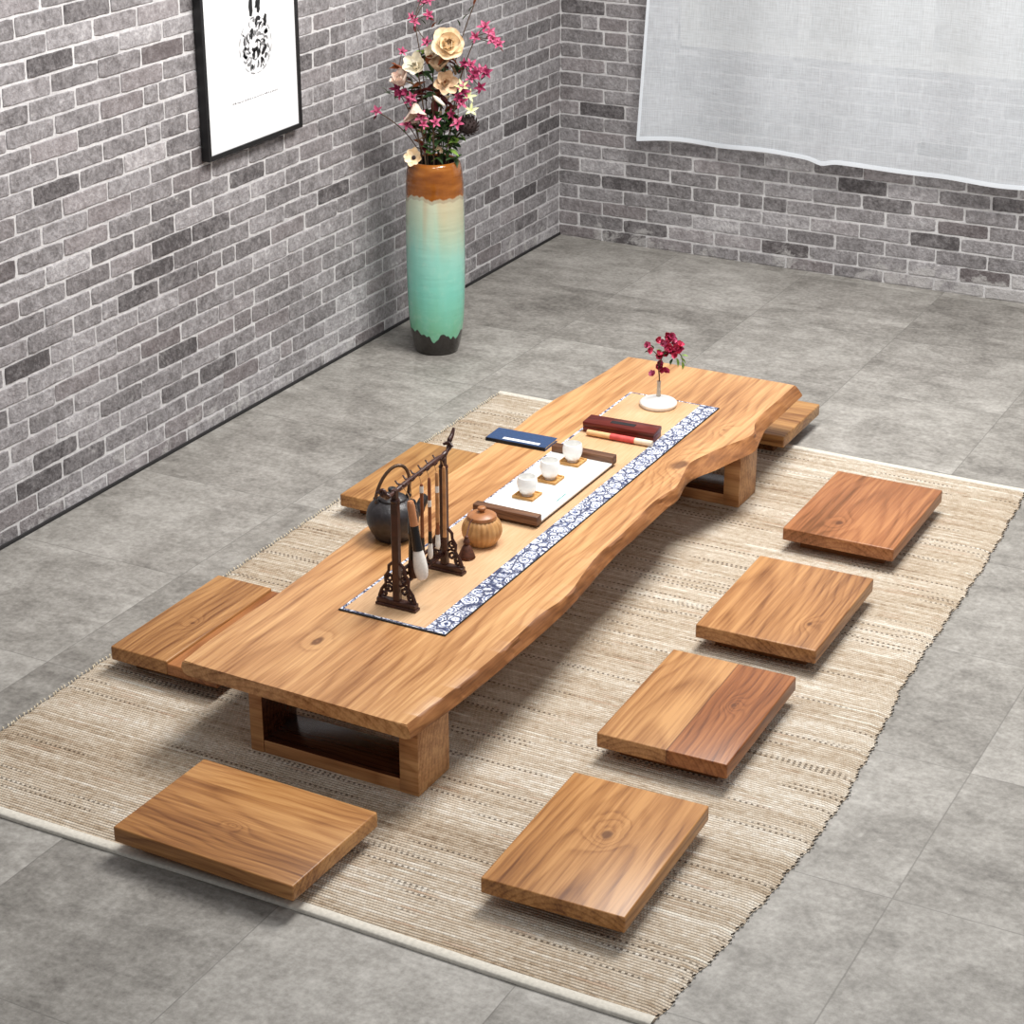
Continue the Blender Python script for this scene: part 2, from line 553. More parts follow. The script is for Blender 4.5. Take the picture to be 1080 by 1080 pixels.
def cloth(name, s0, s1, t0, t1, ns, nt, mat, parent, dy=0.0):
    bm = bmesh.new(); g = []
    for j in range(nt + 1):
        g.append([bm.verts.new(cur_pt(s0 + (s1-s0)*i/ns, t0 + (t1-t0)*j/nt) + Vector((0, dy, 0))) for i in range(ns + 1)])
    for j in range(nt):
        for i in range(ns):
            bm.faces.new((g[j][i], g[j][i+1], g[j+1][i+1], g[j+1][i]))
    return build(name, bm, mat, parent, angle=180)
cu = thing('curtain', (CX0, -.06, CT), 'sheer white curtain hanging in front of the back wall window, hem above the floor', 'curtain')
cu.location = (0, 0, 0)
cloth('sheer_cloth', 0, 1, 0, 1, 160, 40, mat_sheer('sheer_white_cloth', .66), cu)
M_HEM = mat_sheer('curtain_hem_cloth', 1.05)
h = cloth('bottom_hem', 0, 1, .9925, 1.003, 160, 2, M_HEM, cu, -.0015); h['label'] = 'opaque stitched hem'
h = cloth('side_hem', -.0005, .0042, 0, 1.0, 2, 40, M_HEM, cu, -.0015); h['label'] = 'opaque stitched side hem'
rod = thing('curtain_rod', (1.5, -.06, CT + .008), 'slim white rod carrying the sheer curtain over the window', 'curtain rod')
tube('pole', [(-1.25, 0, 0), (1.4, 0, 0)], .009, m_wframe, rod)
for sx in (-1.1, 1.25):
    tube('bracket', [(sx, 0, 0), (sx, .058, 0)], .006, m_wframe, rod)

# ------------------------------------------------------------------ rug
RZ = .006
RUG_L = [(.640, -4.250), (.628, -3.6), (.618, -3.0), (.620, -2.3), (.618, -1.640)]
RUG_R = [(2.318, -4.250), (2.352, -3.85), (2.368, -3.47), (2.345, -3.1), (2.322, -2.85), (2.312, -2.4), (2.308, -2.2), (2.292, -1.9), (2.275, -1.640)]
def mat_rug():
    n = NT('woven_jute')
    o = n.obj(); x, y, z = n.sep(o)
    wob = n.mul(n.sub(n.noise(n.vec(n.mul(x, 2.2), n.mul(y, 3), 0.0), 1, 2), .5), .012)
    yy = n.add(y, wob)
    P_ = .0078
    row = n.math('FLOOR', n.math('DIVIDE', yy, P_)); rf = n.math('FRACT', n.math('DIVIDE', yy, P_))
    rr = n.white(n.vec(row, 1.3, 4.4)); r2 = n.white(n.vec(row, 7.7, 2.0))
    along = n.noise(n.vec(n.add(n.mul(x, 2.6), n.mul(rr, 40)), n.mul(row, .37), 0.0), 1, 3, .6)
    fine = n.noise(n.vec(n.add(n.mul(x, 60), n.mul(r2, 50)), n.mul(row, 1.7), 0.0), 1, 2)
    band = n.noise(n.vec(n.mul(x, .7), n.mul(y, 5.5), 1.0), 1, 3, .6)
    v = n.add(n.add(n.mul(n.sub(along, .5), .95), n.mul(n.sub(rr, .5), .16)), n.add(n.mul(n.sub(fine, .5), .75), n.add(n.mul(n.sub(band, .5), .85), .5)))
    c = n.ramp(v, [(.10, lin(140, 118, 96)), (.34, lin(186, 167, 144)), (.6, lin(212, 198, 179)), (.9, lin(240, 233, 221))])
    # rosy strands
    c = n.mix(n.mul(n.step(n.noise(n.vec(n.mul(x, 5), n.mul(row, .9), 8.0), 1, 2), .62, .72), .35), c, lin(188, 148, 120))
    # white slub strands
    wsl = n.mul(n.step(n.noise(n.vec(n.add(n.mul(x, 3.5), n.mul(r2, 30)), n.mul(row, .8), 3.0), 1, 1), .66, .70), n.math('GREATER_THAN', r2, .72))
    c = n.mix(n.mul(wsl, .8), c, lin(240, 234, 220))
    # dark dashes: short stitches in runs
    runs = n.mul(n.step(n.noise(n.vec(n.add(n.mul(x, 2.0), n.mul(rr, 60)), n.mul(row, .6), 5.0), 1, 2), .56, .62), n.math('GREATER_THAN', rr, .42))
    dash = n.math('GREATER_THAN', n.math('FRACT', n.add(n.mul(x, 78), n.mul(r2, 5))), .55)
    dm = n.mul(n.mul(runs, dash), n.sub(1.0, n.step(n.math('ABSOLUTE', n.sub(rf, .5)), .25, .42)))
    c = n.mix(n.mul(dm, .80), c, lin(70, 54, 42))
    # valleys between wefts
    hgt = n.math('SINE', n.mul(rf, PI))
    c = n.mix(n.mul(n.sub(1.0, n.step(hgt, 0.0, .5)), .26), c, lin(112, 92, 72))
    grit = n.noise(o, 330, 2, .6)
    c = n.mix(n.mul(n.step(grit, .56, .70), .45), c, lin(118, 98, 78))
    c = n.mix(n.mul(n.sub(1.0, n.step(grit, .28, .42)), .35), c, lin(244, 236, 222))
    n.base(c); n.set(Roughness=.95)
    n.bsdf.inputs['Specular IOR Level'].default_value = .1
    warp = n.math('ABSOLUTE', n.math('SINE', n.add(n.mul(x, 480), n.mul(row, 1.57))))
    n.bump(n.add(n.add(hgt, n.mul(warp, .45)), n.mul(fine, .5)), .8, .0035)
    return n.m
rug = thing('rug', (1.47, -2.945, 0), 'large beige woven jute rug under the low table and the seats', 'rug')
ROFF = Vector((1.47, -2.945, 0))
bm = bmesh.new()
NY, NX = 150, 60
g = []
for j in range(NY + 1):
    y = -4.25 + (4.25 - 1.64) * j / NY
    l, r = interp(RUG_L, y), interp(RUG_R, y)
    l += .002 * math.sin(y * 90); r += .0025 * math.sin(y * 85) + .002 * math.sin(y * 31)
    row = []
    for i in range(NX + 1):
        x = l + (r - l) * i / NX
        z = RZ + .0008 * mnoise.noise(Vector((x * 7, y * 9, 0)))
        if j == 0 or j == NY or i == 0 or i == NX: z = .001
        row.append(bm.verts.new(Vector((x, y, z)) - ROFF))
    g.append(row)
for j in range(NY):
    for i in range(NX): bm.faces.new((g[j][i], g[j][i+1], g[j+1][i+1], g[j+1][i]))
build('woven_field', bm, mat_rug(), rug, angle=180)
m_hem = simple('cotton_binding', (216, 210, 198), .9, var=.08, scale=120, bump=.002)
for (y0, y1) in ((-4.262, -4.236), (-1.652, -1.632)):
    bm = bmesh.new(); g = []
    for i in range(61):
        t = i / 60
        l, r = interp(RUG_L, y0), interp(RUG_R, y0)
        x = l + (r - l) * t
        wv = .003 * math.sin(x * 5.2)
        g.append([bm.verts.new(Vector(p) - ROFF) for p in ((x, y0 + wv, .0005), (x, y0 + wv, .006), (x, y0 + wv + .003, .0085), (x, y1 + wv - .003, .0088), (x, y1 + wv, .0055))])
    for i in range(60):
        for k in range(4): bm.faces.new((g[i][k], g[i+1][k], g[i+1][k+1], g[i][k+1]))
    o = build('end_binding', bm, m_hem, rug, angle=60); o['label'] = 'pale cotton binding along the rug end'
# selvage loops along the long sides
m_sel = simple('dark_selvage_yarn', (66, 56, 46), .9)
m_sel2 = simple('pale_selvage_yarn', (216, 204, 180), .9)
for side, pts, mt, every in (('L', RUG_L, m_sel2, .011), ('R', RUG_R, m_sel, .019)):
    bm = bmesh.new(); y = -4.235; k = 0
    while y < -1.65:
        x = interp(pts, y) + (.0025 * math.sin(y * 85) + .002 * math.sin(y * 31) if side == 'R' else .002 * math.sin(y * 90))
        s = 1 if side == 'R' else -1
        ln = random.uniform(.004, .009)
        add_tube(bm, [Vector((x - s * .003, y, .004)) - ROFF, Vector((x + s * .002, y + ln * .5, .0065)) - ROFF, Vector((x + s * .0015, y + ln, .0035)) - ROFF], [.0012, .0019, .0011], 6)
        y += every * random.uniform(.7, 1.4)
    build('selvage', bm, mt, rug, angle=180)

# ------------------------------------------------------------------ table
TT, TB = .215, .182
LEFT = [(1.039, -3.859), (1.034, -3.685), (1.039, -3.484), (1.034, -3.3), (1.027, -3.1), (1.036, -2.85), (1.046, -2.553), (1.043, -2.345), (1.039, -2.138), (1.062, -1.937), (1.075, -1.69)]
RT = [(1.603, -3.874), (1.606, -3.816), (1.614, -3.726), (1.619, -3.63), (1.622, -3.53), (1.620, -3.406), (1.618, -3.31), (1.627, -3.236), (1.624, -3.161), (1.611, -3.08), (1.597, -2.97), (1.597, -2.865), (1.594, -2.756), (1.585, -2.643), (1.591, -2.566), (1.598, -2.525), (1.590, -2.475), (1.577, -2.42), (1.567, -2.351), (1.583, -2.275), (1.603, -2.205), (1.628, -2.133), (1.634, -2.085), (1.612, -2.015), (1.603, -1.932), (1.603, -1.816), (1.602, -1.685)]
RB = [(1.609, -3.874), (1.618, -3.796), (1.628, -3.659), (1.634, -3.45), (1.634, -3.24), (1.629, -3.149), (1.610, -2.95), (1.606, -2.78), (1.602, -2.611), (1.605, -2.53), (1.585, -2.43), (1.592, -2.37), (1.612, -2.315), (1.634, -2.228), (1.656, -2.139), (1.642, -2.06), (1.626, -1.98), (1.624, -1.85), (1.622, -1.686)]
WOODT = dict(light=(210, 163, 112), mid=(184, 134, 87), dark=(134, 86, 48))
T0 = Vector((1.32, -2.78, 0))
m_top = wood('table_plank_wood', axis='Y', seed=3.1, freq=62, cx=-.06, cz=-.16, tilt=.035,
             knots=[(-.075, -.87, .013, .022), (.225, .40, .03, .05), (.23, .68, .011, .03)], rough=.34, **WOODT)
m_live = wood('live_edge_wood', (172, 118, 70), (138, 88, 48), (92, 54, 28), axis='Y', seed=8.3, freq=30, cx=.2, cz=-.3, tilt=.1, contrast=.7, rough=.5)
m_leg = wood('table_leg_wood', (204, 154, 104), (176, 124, 78), (132, 82, 44), axis='X', seed=5.5, freq=70, rough=.45)
tab = thing('low_table', (T0.x, T0.y, 0), 'long low wooden table with a wavy live edge, standing on the rug', 'table')
bm = bmesh.new()
N = 240
prof = []
rings = []
uv = []
for j in range(N + 1):
    t = j / N
    yl = -3.859 + t * (-1.69 + 3.859)
    yr = -3.874 + t * (-1.686 + 3.874)
    xl = interp(LEFT, yl); xr = interp(RT, yr); xb = interp(RB, yr)
    jt = .0012 * math.sin(yr * 41) + .0010 * math.sin(yr * 97 + 1)
    lj = .0010 * math.sin(yl * 37)
    ring = []
    # underside left -> left edge -> top -> right live edge
    ring.append((xl + .012, yl, TB)); ring.append((xl + .002 + lj, yl, TB + .004)); ring.append((xl - .004 + lj, yl, (TT+TB)/2)); ring.append((xl + lj, yl, TT - .004)); ring.append((xl + .003 + lj, yl, TT))
    for k in range(1, 12):
        s = k / 12
        ring.append((xl + .003 + (xr - .004 - xl - .003) * s, yl + (yr - yl) * s, TT))
    ring.append((xr - .004, yr, TT)); ring.append((xr + jt, yr, TT - .0035))
    h1 = .35 + .12 * math.sin(yr * 13); xm = xr + (xb - xr) * h1 + .003 * math.sin(yr * 23 + 2)
    ring.append((xm + jt, yr, TT - .0035 - (TT - TB - .008) * .38)); ring.append((xr + (xb - xr) * .8 + .002 + jt, yr, TB + .009))
    ring.append((xb, yr, TB + .004)); ring.append((xb - .012, yr, TB))
    rings.append([bm.verts.new(Vector(p) - T0) for p in ring])
m = len(rings[0])
for j in range(N):
    for k in range(m):
        k2 = (k + 1) % m
        f = bm.faces.new((rings[j][k], rings[j][k2], rings[j+1][k2], rings[j+1][k]))
        if k >= 16 and k <= 20: f.material_index = 1
        elif k <= 3: f.material_index = 1
ca = bm.faces.new(rings[0]); cb = bm.faces.new(rings[-1])
es = [e for e in list(ca.edges) + list(cb.edges) if all(v.co.z > TT - .002 for v in e.verts)]
bmesh.ops.bevel(bm, geom=es, offset=.0025, segments=2, affect='EDGES')
build('table_top', bm, [m_top, m_live], tab, angle=40)
m_inner = wood('dark_inner_wood', (96, 56, 36), (70, 38, 24), (42, 22, 14), axis='X', seed=7.5, freq=70, rough=.22)  # darker, glossier wood colour for the faces inside the leg opening
def leg_frame(x0, x1, y0, y1, z0, z1, tl, tr_, tb):
    bm = bmesh.new()
    add_box(bm, (x0, y0, z0), (x0 + tl, y1, z1), .0025, 2)
    add_box(bm, (x1 - tr_, y0, z0), (x1, y1, z1), .0025, 2)
    add_box(bm, (x0 + tl - .001, y0 + .0015, z0), (x1 - tr_ + .001, y1 - .0015, z0 + tb), .002, 2)
    add_box(bm, (x0 + tl - .001, y0 + .0015, z1 - .022), (x1 - tr_ + .001, y1 - .0015, z1), .002, 2)
    bmesh.ops.recalc_face_normals(bm, faces=bm.faces[:])
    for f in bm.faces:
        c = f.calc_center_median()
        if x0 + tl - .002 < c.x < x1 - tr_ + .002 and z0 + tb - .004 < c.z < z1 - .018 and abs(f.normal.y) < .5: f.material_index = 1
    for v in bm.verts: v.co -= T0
    return bm
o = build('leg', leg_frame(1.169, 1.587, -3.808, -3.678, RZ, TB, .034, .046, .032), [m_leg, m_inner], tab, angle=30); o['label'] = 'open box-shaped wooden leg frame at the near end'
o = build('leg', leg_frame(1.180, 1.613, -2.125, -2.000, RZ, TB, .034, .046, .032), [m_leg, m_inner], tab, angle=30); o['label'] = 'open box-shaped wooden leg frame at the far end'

# ------------------------------------------------------------------ floor seats
SL, SW, ST, SU = .427, .297, .072, .037     # length, width, top height, underside
SEATW = dict(light=(196, 143, 88), mid=(168, 115, 64), dark=(114, 68, 32))
m_base = wood('seat_base_wood', (150, 98, 52), (118, 74, 38), (78, 46, 22), axis='X', seed=2.0, freq=60, rough=.6)
def seat(cx, cy, rz, label, mat, groove=None, dz=RZ):
    s = thing('low_stool', (cx, cy, dz), label, 'stool', 'low wooden stools round the table', rz)
    bm = bmesh.new()
    zt, zu = ST - RZ, SU - RZ
    if groove is None:
        add_box(bm, (-SW/2, -SL/2, zu), (SW/2, SL/2, zt), .0035, 3)
    else:
        add_box(bm, (-SW/2, -SL/2, zu), (groove, SL/2, zt), .0035, 3)
        add_box(bm, (groove, -SL/2, zu), (SW/2, SL/2 - .002, zt - .006), .003, 3)
    build('seat', bm, mat, s, angle=40)
    bm = bmesh.new()
    ix, iy = .035, .042
    x0, x1, y0, y1 = -SW/2 + ix, SW/2 - ix, -SL/2 + iy, SL/2 - iy
    for (a, b) in (((x0, y0), (x1, y0 + .03)), ((x0, y1 - .03), (x1, y1)), ((x0, y0 + .031), (x0 + .03, y1 - .031)), ((x1 - .03, y0 + .031), (x1, y1 - .031))):
        add_box(bm, (a[0], a[1], 0), (b[0], b[1], zu), .0015, 1)
    build('base_frame', bm, m_base, s, angle=30)
    return s
def sm(i, **kw):
    d = dict(SEATW); d.update(kw)
    return wood('seat_wood_%s' % 'abcdefgh'[i], seed=11.3 * (i + 1), **d)
seat(1.962, -2.110, .008, 'low wooden stool with a knot near its front edge, last toward the curtain',
     sm(0, knots=[(-.03, -.12, .013, .03)], cx=.02, light=(184, 126, 80), mid=(158, 100, 60)))
seat(1.977, -2.720, .016, 'low wooden stool of plain blond grain, between the two-tone stool and the knotty far stool',
     sm(1, cx=-.09, light=(194, 143, 92), mid=(166, 115, 69), knots=[(.09, -.09, .009, .022)]))
seat(1.989, -3.283, .022, 'low wooden stool of two planks, one pale and one darker with swirling figure',
     sm(2, splits=(.012,), gap=(.012,), darkplank=(1, (205, 160, 128), .75), cx=-.03, knots=[(.07, .03, .009, .045)], contrast=1.15, light=(200, 150, 98), mid=(170, 120, 74)))
seat(2.028, -3.872, .030, 'low wooden stool with a dark swirling knot at the middle of its top',
     sm(3, knots=[(.005, .03, .016, .05)], cx=.03, contrast=1.1))
seat(.834, -3.452, 0, 'low wooden stool with a stepped joint and dark crack, half under the table',
     sm(4, splits=(.010,), knots=[(-.05, -.03, .009, .03)], cx=.1, darkplank=(1, (225, 180, 160), .6), light=(190, 140, 88), mid=(160, 112, 66)), groove=.010)
seat(.834, -2.463, 0, 'low wooden stool half under the table beside the dark teapot',
     sm(5, cx=-.1, light=(192, 143, 88), mid=(164, 116, 68)))
seat(1.379, -4.128, PI / 2 - .02, 'low wooden stool set crosswise at the table\'s near end, overhanging the rug binding',
     sm(6, knots=[(-.03, .01, .007, .035)], splits=(.075,), cx=.05, light=(194, 143, 88), mid=(166, 114, 64)))
seat(1.379, -1.588, PI / 2, 'low wooden stool peeking out past the table\'s far end, across the rug edge',
     sm(7, cx=.0, light=(196, 148, 92), mid=(166, 118, 70)))

# ------------------------------------------------------------------ table runner
RX0, RX1, RY0, RY1 = 1.208, 1.479, -3.502, -1.960
def mat_bamboo():
    n = NT('bamboo_mat')
    x, y, z = n.sep(n.obj())
    f = n.noise(n.vec(n.mul(x, 300), n.mul(y, 14), 0.0), 1, 2)
    f2 = n.noise(n.vec(n.mul(x, 10), n.mul(y, 4), 0.0), 1, 3)
    c = n.ramp(n.add(n.mul(f, .45), n.mul(f2, .55)), [(.3, lin(186, 142, 102)), (.5, lin(208, 168, 126)), (.72, lin(222, 188, 150))])
    st = n.math('SINE', n.mul(x, 2400))
    n.base(n.mix(n.mul(n.step(st, .3, 1.0), .10), c, lin(140, 100, 60)))
    n.set(Roughness=.55); n.bump(st, .3, .0006)
    return n.m
def mat_print():
    n = NT('blue_white_batik')
    o = n.obj()
    v1 = n.voro(o, 30, 'F1'); e1 = n.voro(o, 30, 'DISTANCE_TO_EDGE')
    petals = n.math('SINE', n.mul(v1, 34))
    s2 = n.noise(o, 130, 3, .6, 1.5)
    s3 = n.voro(o, 150, 'F1')
    m = n.add(n.add(n.mul(petals, .28), n.mul(n.sub(s2, .5), 2.0)), n.add(.50, n.mul(n.sub(s3, .45), .6)))
    c = n.ramp(m, [(.14, lin(24, 30, 58)), (.32, lin(76, 90, 134)), (.50, lin(172, 180, 204)), (.70, lin(232, 233, 238))])
    c = n.mix(n.sub(1.0, n.step(n.add(e1, n.mul(n.sub(s2, .5), .16)), .0, .12)), c, lin(44, 52, 86))
    n.base(c); n.set(Roughness=.8)
    return n.m
M_BAMB = mat_bamboo(); M_PRINT = mat_print()
m_black = simple('black_binding', (26, 25, 28), .8)
rn = thing('table_runner', (RX0, RY0, TT), 'tan bamboo mat runner with a blue and white patterned border lying along the table', 'table runner')
box('mat', (0, 0, .0003), (RX1 - RX0, RY1 - RY0, .0020), M_BAMB, rn, .0005, 1)
W, L = RX1 - RX0, RY1 - RY0
bm = bmesh.new()
add_box(bm, (W - .055, .0, .0019), (W - .0015, L, .0027), .0003, 1)
add_box(bm, (.0, .003, .0019), (.007, L, .0026), .0003, 1)
add_box(bm, (.007, .003, .0019), (W - .055, .010, .0026), .0003, 1)
add_box(bm, (.007, L - .005, .0019), (W - .055, L, .0026), .0003, 1)
build('printed_border', bm, M_PRINT, rn, smooth=False)['label'] = 'blue and white floral printed border'
bm = bmesh.new()
add_box(bm, (-.0015, -.002, .0003), (W + .0015, .0035, .0030), .0005, 1)
add_box(bm, (W - .0015, .0, .0003), (W + .0012, L, .0029), .0003, 1)
build('edge_binding', bm, m_black, rn, smooth=False)['label'] = 'thin black edge binding'
Z = TT + .0028      # height on which things on the mat stand

# ------------------------------------------------------------------ teapot
m_iron = simple('dark_cast_iron', (46, 42, 44), .42, metal=.0, var=.25, scale=90, bump=.004, spec=.6)
m_iron2 = simple('dark_bronze_handle', (104, 82, 66), .35, metal=.6, var=.2)
tp = thing('teapot', (1.116, -3.112, TT), 'dark iron teapot with a tall hoop handle, behind the brush stand', 'teapot', rz=math.radians(50))
body = smooth_prof([(.0, .001), (.038, .001), (.047, .010), (.060, .035), (.063, .058), (.058, .080), (.043, .096), (.030, .101)], 5)
lathe('body', body, m_iron, tp, 48)
lid = smooth_prof([(.034, .100), (.033, .105), (.020, .112), (.008, .114), (.006, .118), (.010, .123), (.009, .129), (.0, .131)], 4)
lathe('lid', lid, m_iron, tp, 32)
tube('spout', smooth_prof([(.045, 0, .050), (.064, 0, .062), (.078, 0, .083), (.088, 0, .094)], 4), [.017] * 3 + [.015] * 3 + [.012] * 3 + [.010] * 2 + [.009] * 2, m_iron, tp, 14)
arch = [(-.040 + 0, 0, .092)] + [(-.041 * math.cos(a) + .016 * math.sin(a), 0, .112 + .072 * math.sin(a)) for a in [PI * k / 14 for k in range(15)]] + [(.040, 0, .092)]
tube('handle', arch, .0042, m_iron2, tp, 10)['label'] = 'tall bronze hoop handle'
for s in (-1, 1):
    bm = bmesh.new()
    add_tube(bm, [(s * .038, -.006, .098), (s * .042, -.006, .106), (s * .042, .006, .106), (s * .038, .006, .098)], .0042, 8)
    build('handle_lug', bm, m_iron, tp)

# ------------------------------------------------------------------ brush stand and brushes
m_rose = simple('dark_rosewood', (66, 36, 28), .35, var=.3, scale=60, spec=.5)
RK = Vector((1.318, -3.330, Z))
rk = thing('brush_stand', RK, 'dark carved wooden brush stand with a curled top bar, on the runner by the teapot', 'brush stand')
YF, YB = -.102, .112
HB = .285
def spiral(cx, cz, r, turns, s, y, start=0.0, n=18):
    return [(cx + s * r * (1 - .75 * k / n) * math.cos(start + turns * 2 * PI * k / n), y, cz + r * (1 - .75 * k / n) * math.sin(start + turns * 2 * PI * k / n)) for k in range(n + 1)]
for yy, nm in ((YF, 'near'), (YB, 'far')):
    bm = bmesh.new()
    add_box(bm, (-.052, yy - .011, 0), (.052, yy + .011, .006), .001, 1)
    add_box(bm, (-.050, yy - .009, .006), (.050, yy + .009, .017), .002, 2)
    foot = build('stand_foot', bm, m_rose, rk)
    bm = bmesh.new()
    add_box(bm, (-.0085, yy - .0075, .017), (.0085, yy + .0075, HB - .030), .0015, 1)
    add_box(bm, (-.006, yy - .006, HB - .031), (.006, yy + .006, HB), .001, 1)
    add_lathe(bm, [(.0, HB - .030), (.010, HB - .030), (.0115, HB - .026), (.010, HB - .022), (.0, HB - .022)], 14, c=(0, yy, 0))
    build('post', bm, m_rose, rk)
    bm = bmesh.new()
    for s in (-1, 1):
        add_tube(bm, [(s * .010, yy, .108), (s * .020, yy, .098), (s * .021, yy, .084), (s * .030, yy, .070), (s * .029, yy, .052), (s * .040, yy, .036), (s * .046, yy, .018)], [.0035, .004, .0035, .004, .0035, .004, .0045], 7)
        add_tube(bm, spiral(s * .020, .068, .010, 1.2, s, yy, 1.0), .0030, 6)
        add_tube(bm, spiral(s * .020, .040, .011, 1.3, s, yy, -1.0), .0032, 6)
        add_tube(bm, spiral(s * .035, .027, .008, 1.2, s, yy, 2.0), .0030, 6)
        add_tube(bm, [(s * .009, yy, .052), (s * .016, yy, .056), (s * .026, yy, .055)], .0028, 6)
    build('scroll_bracket', bm, m_rose, rk, angle=60)
bm = bmesh.new()
bar = smooth_prof([(0, YF - .052, HB + .010), (0, YF - .040, HB - .002), (0, YF - .015, HB - .006), (0, -.02, HB - .001), (0, YB - .02, HB + .003), (0, YB + .010, HB + .004), (0, YB + .028, HB + .013), (0, YB + .030, HB + .028), (0, YB + .042, HB + .038), (0, YB + .050, HB + .052)], 5)
rb = [.0055 + .0012 * math.sin(i * 1.1) for i in range(len(bar))]
for i in range(8): rb[-1 - i] = .003 + .0004 * i
add_tube(bm, bar, rb, 9)
add_tube(bm, spiral(.0, HB + .012, .009, 1.1, 1, YF - .052, 0), .0034, 6)
add_tube(bm, [(-.016, YF - .046, HB + .006), (-.008, YF - .050, HB + .012), (.008, YF - .050, HB + .010), (.016, YF - .046, HB + .004)], .0042, 7)
add_tube(bm, [(-.012, YB + .02, HB + .020), (0, YB + .028, HB + .024), (.012, YB + .022, HB + .018)], [.003, .006, .003], 7)
build('top_bar', bm, m_rose, rk, angle=60)
for i in range(6):
    yb = YF + .028 + i * .033
    bm = bmesh.new()
    add_tube(bm, [(-.016, yb, HB + .008), (-.010, yb, HB + .001), (.0, yb, HB), (.010, yb, HB + .001), (.016, yb, HB + .008)], [.0018, .0024, .003, .0024, .0018], 6)
    build('hook_peg', bm, m_rose, rk, angle=60)
bm = bmesh.new()
add_box(bm, (-.004, YF + .0076, .040), (.004, YB - .0076, .047), .001, 1)
add_box(bm, (-.004, YF + .0076, .078), (.004, YB - .0076, .084), .001, 1)
for i in range(5):
    yc = YF + .028 + i * .039
    pts = [(0, yc + .016 * (1 - .6 * k / 16) * math.cos(2.6 * PI * k / 16 + i), .062 + .014 * (1 - .6 * k / 16) * math.sin(2.6 * PI * k / 16 + i)) for k in range(17)]
    add_tube(bm, pts, .0032, 6)
build('lower_rail', bm, m_rose, rk, angle=60)['label'] = 'carved lower rail joining the two posts'

m_bamb = simple('bamboo_handle', (196, 142, 92), .35, var=.2, scale=30)
m_redh = simple('reddish_handle', (142, 82, 48), .3, var=.2, scale=30)
m_blkh = simple('black_lacquer', (22, 22, 26), .25)
m_copper = simple('polished_copper_handle', (206, 142, 98), .25, metal=.2)
m_wht = simple('white_bristle', (240, 238, 232), .8, var=.06, scale=200)
m_brn = simple('brown_bristle', (84, 52, 34), .8, var=.2, scale=200)
m_cord = simple('tan_cord', (176, 134, 92), .9)
def brush(t, dx, hang, handle_l, hr, fer_l, fr, br_l, mh, mf, mb, label, lean=0.0, band=None, fat=1.0):
    y = RK.y + YF + t * (YB - YF)
    top = RK.z + HB - .006
    b = thing('calligraphy_brush', (RK.x + dx, y, top), label, 'brush', 'brushes hanging from the brush stand', 0)
    b.rotation_euler = (0, lean, 0)
    bm = bmesh.new()
    add_tube(bm, [(-.0, 0, -hang), (-.003, .002, -hang * .5), (-dx * .5, .0015, .002), (-dx * .8, 0, .006)], .0009, 5)
    build('hanging_loop', bm, m_cord, b)
    z1 = -hang
    bm = bmesh.new()
    add_lathe(bm, [(0, z1 + .003), (hr * .6, z1 + .002), (hr * .8, z1), (hr, z1 - .01), (hr, z1 - handle_l * .6), (hr * 1.05, z1 - handle_l), (0, z1 - handle_l)], 14)
    build('brush_handle', bm, mh, b)
    z2 = z1 - handle_l
    bm = bmesh.new()
    add_lathe(bm, [(0, z2 + .002), (hr * 1.1, z2 + .002), (fr * .85, z2 - fer_l * .25), (fr, z2 - fer_l), (0, z2 - fer_l)], 14)
    build('ferrule', bm, mf, b)
    z3 = z2 - fer_l
    pr = smooth_prof([(fr * .92, z3 + .001), (fr * 1.08 * fat, z3 - br_l * .3), (fr * 1.18 * fat, z3 - br_l * .65), (fr * .85 * fat, z3 - br_l * .93), (0.0, z3 - br_l)], 3)
    bm = bmesh.new(); add_lathe(bm, pr, 14)
    build('bristles', bm, mb, b)
    if band:
        bm = bmesh.new(); zb = z1 - handle_l * band
        add_lathe(bm, [(hr * 1.06, zb), (hr * 1.09, zb - .002), (hr * 1.09, zb - .014), (hr * 1.06, zb - .016)], 14)
        build('paper_band', bm, m_wht, b)
    return b
brush(.10, .022, .026, .058, .0090, .056, .0115, .072, m_copper, m_blkh, m_wht, 'thick brush with coppery handle, black ferrule and broad white bristles, nearest post', lean=-.15, fat=1.15)
brush(.26, .010, .040, .080, .0105, .060, .0110, .050, m_blkh, m_blkh, m_brn, 'stout black brush hanging behind the coppery handled one')
brush(.44, .012, .016, .130, .0042, .030, .0055, .042, m_redh, m_blkh, m_brn, 'slim brown brush with black top, tip hanging lowest beside the stout black brush', band=.02)
brush(.60, .012, .014, .130, .0040, .028, .0052, .040, m_redh, m_blkh, m_wht, 'slim brown brush with a white paper band high on its handle', band=.40)
brush(.76, .012, .014, .122, .0042, .028, .0050, .038, m_bamb, m_redh, m_wht, 'slim pale bamboo brush hanging between banded brush and the far post', band=.25)
brush(.91, .012, .012, .150, .0044, .022, .0050, .034, m_bamb, m_bamb, m_brn, 'long pale bamboo brush with brown tip hanging against the far post')

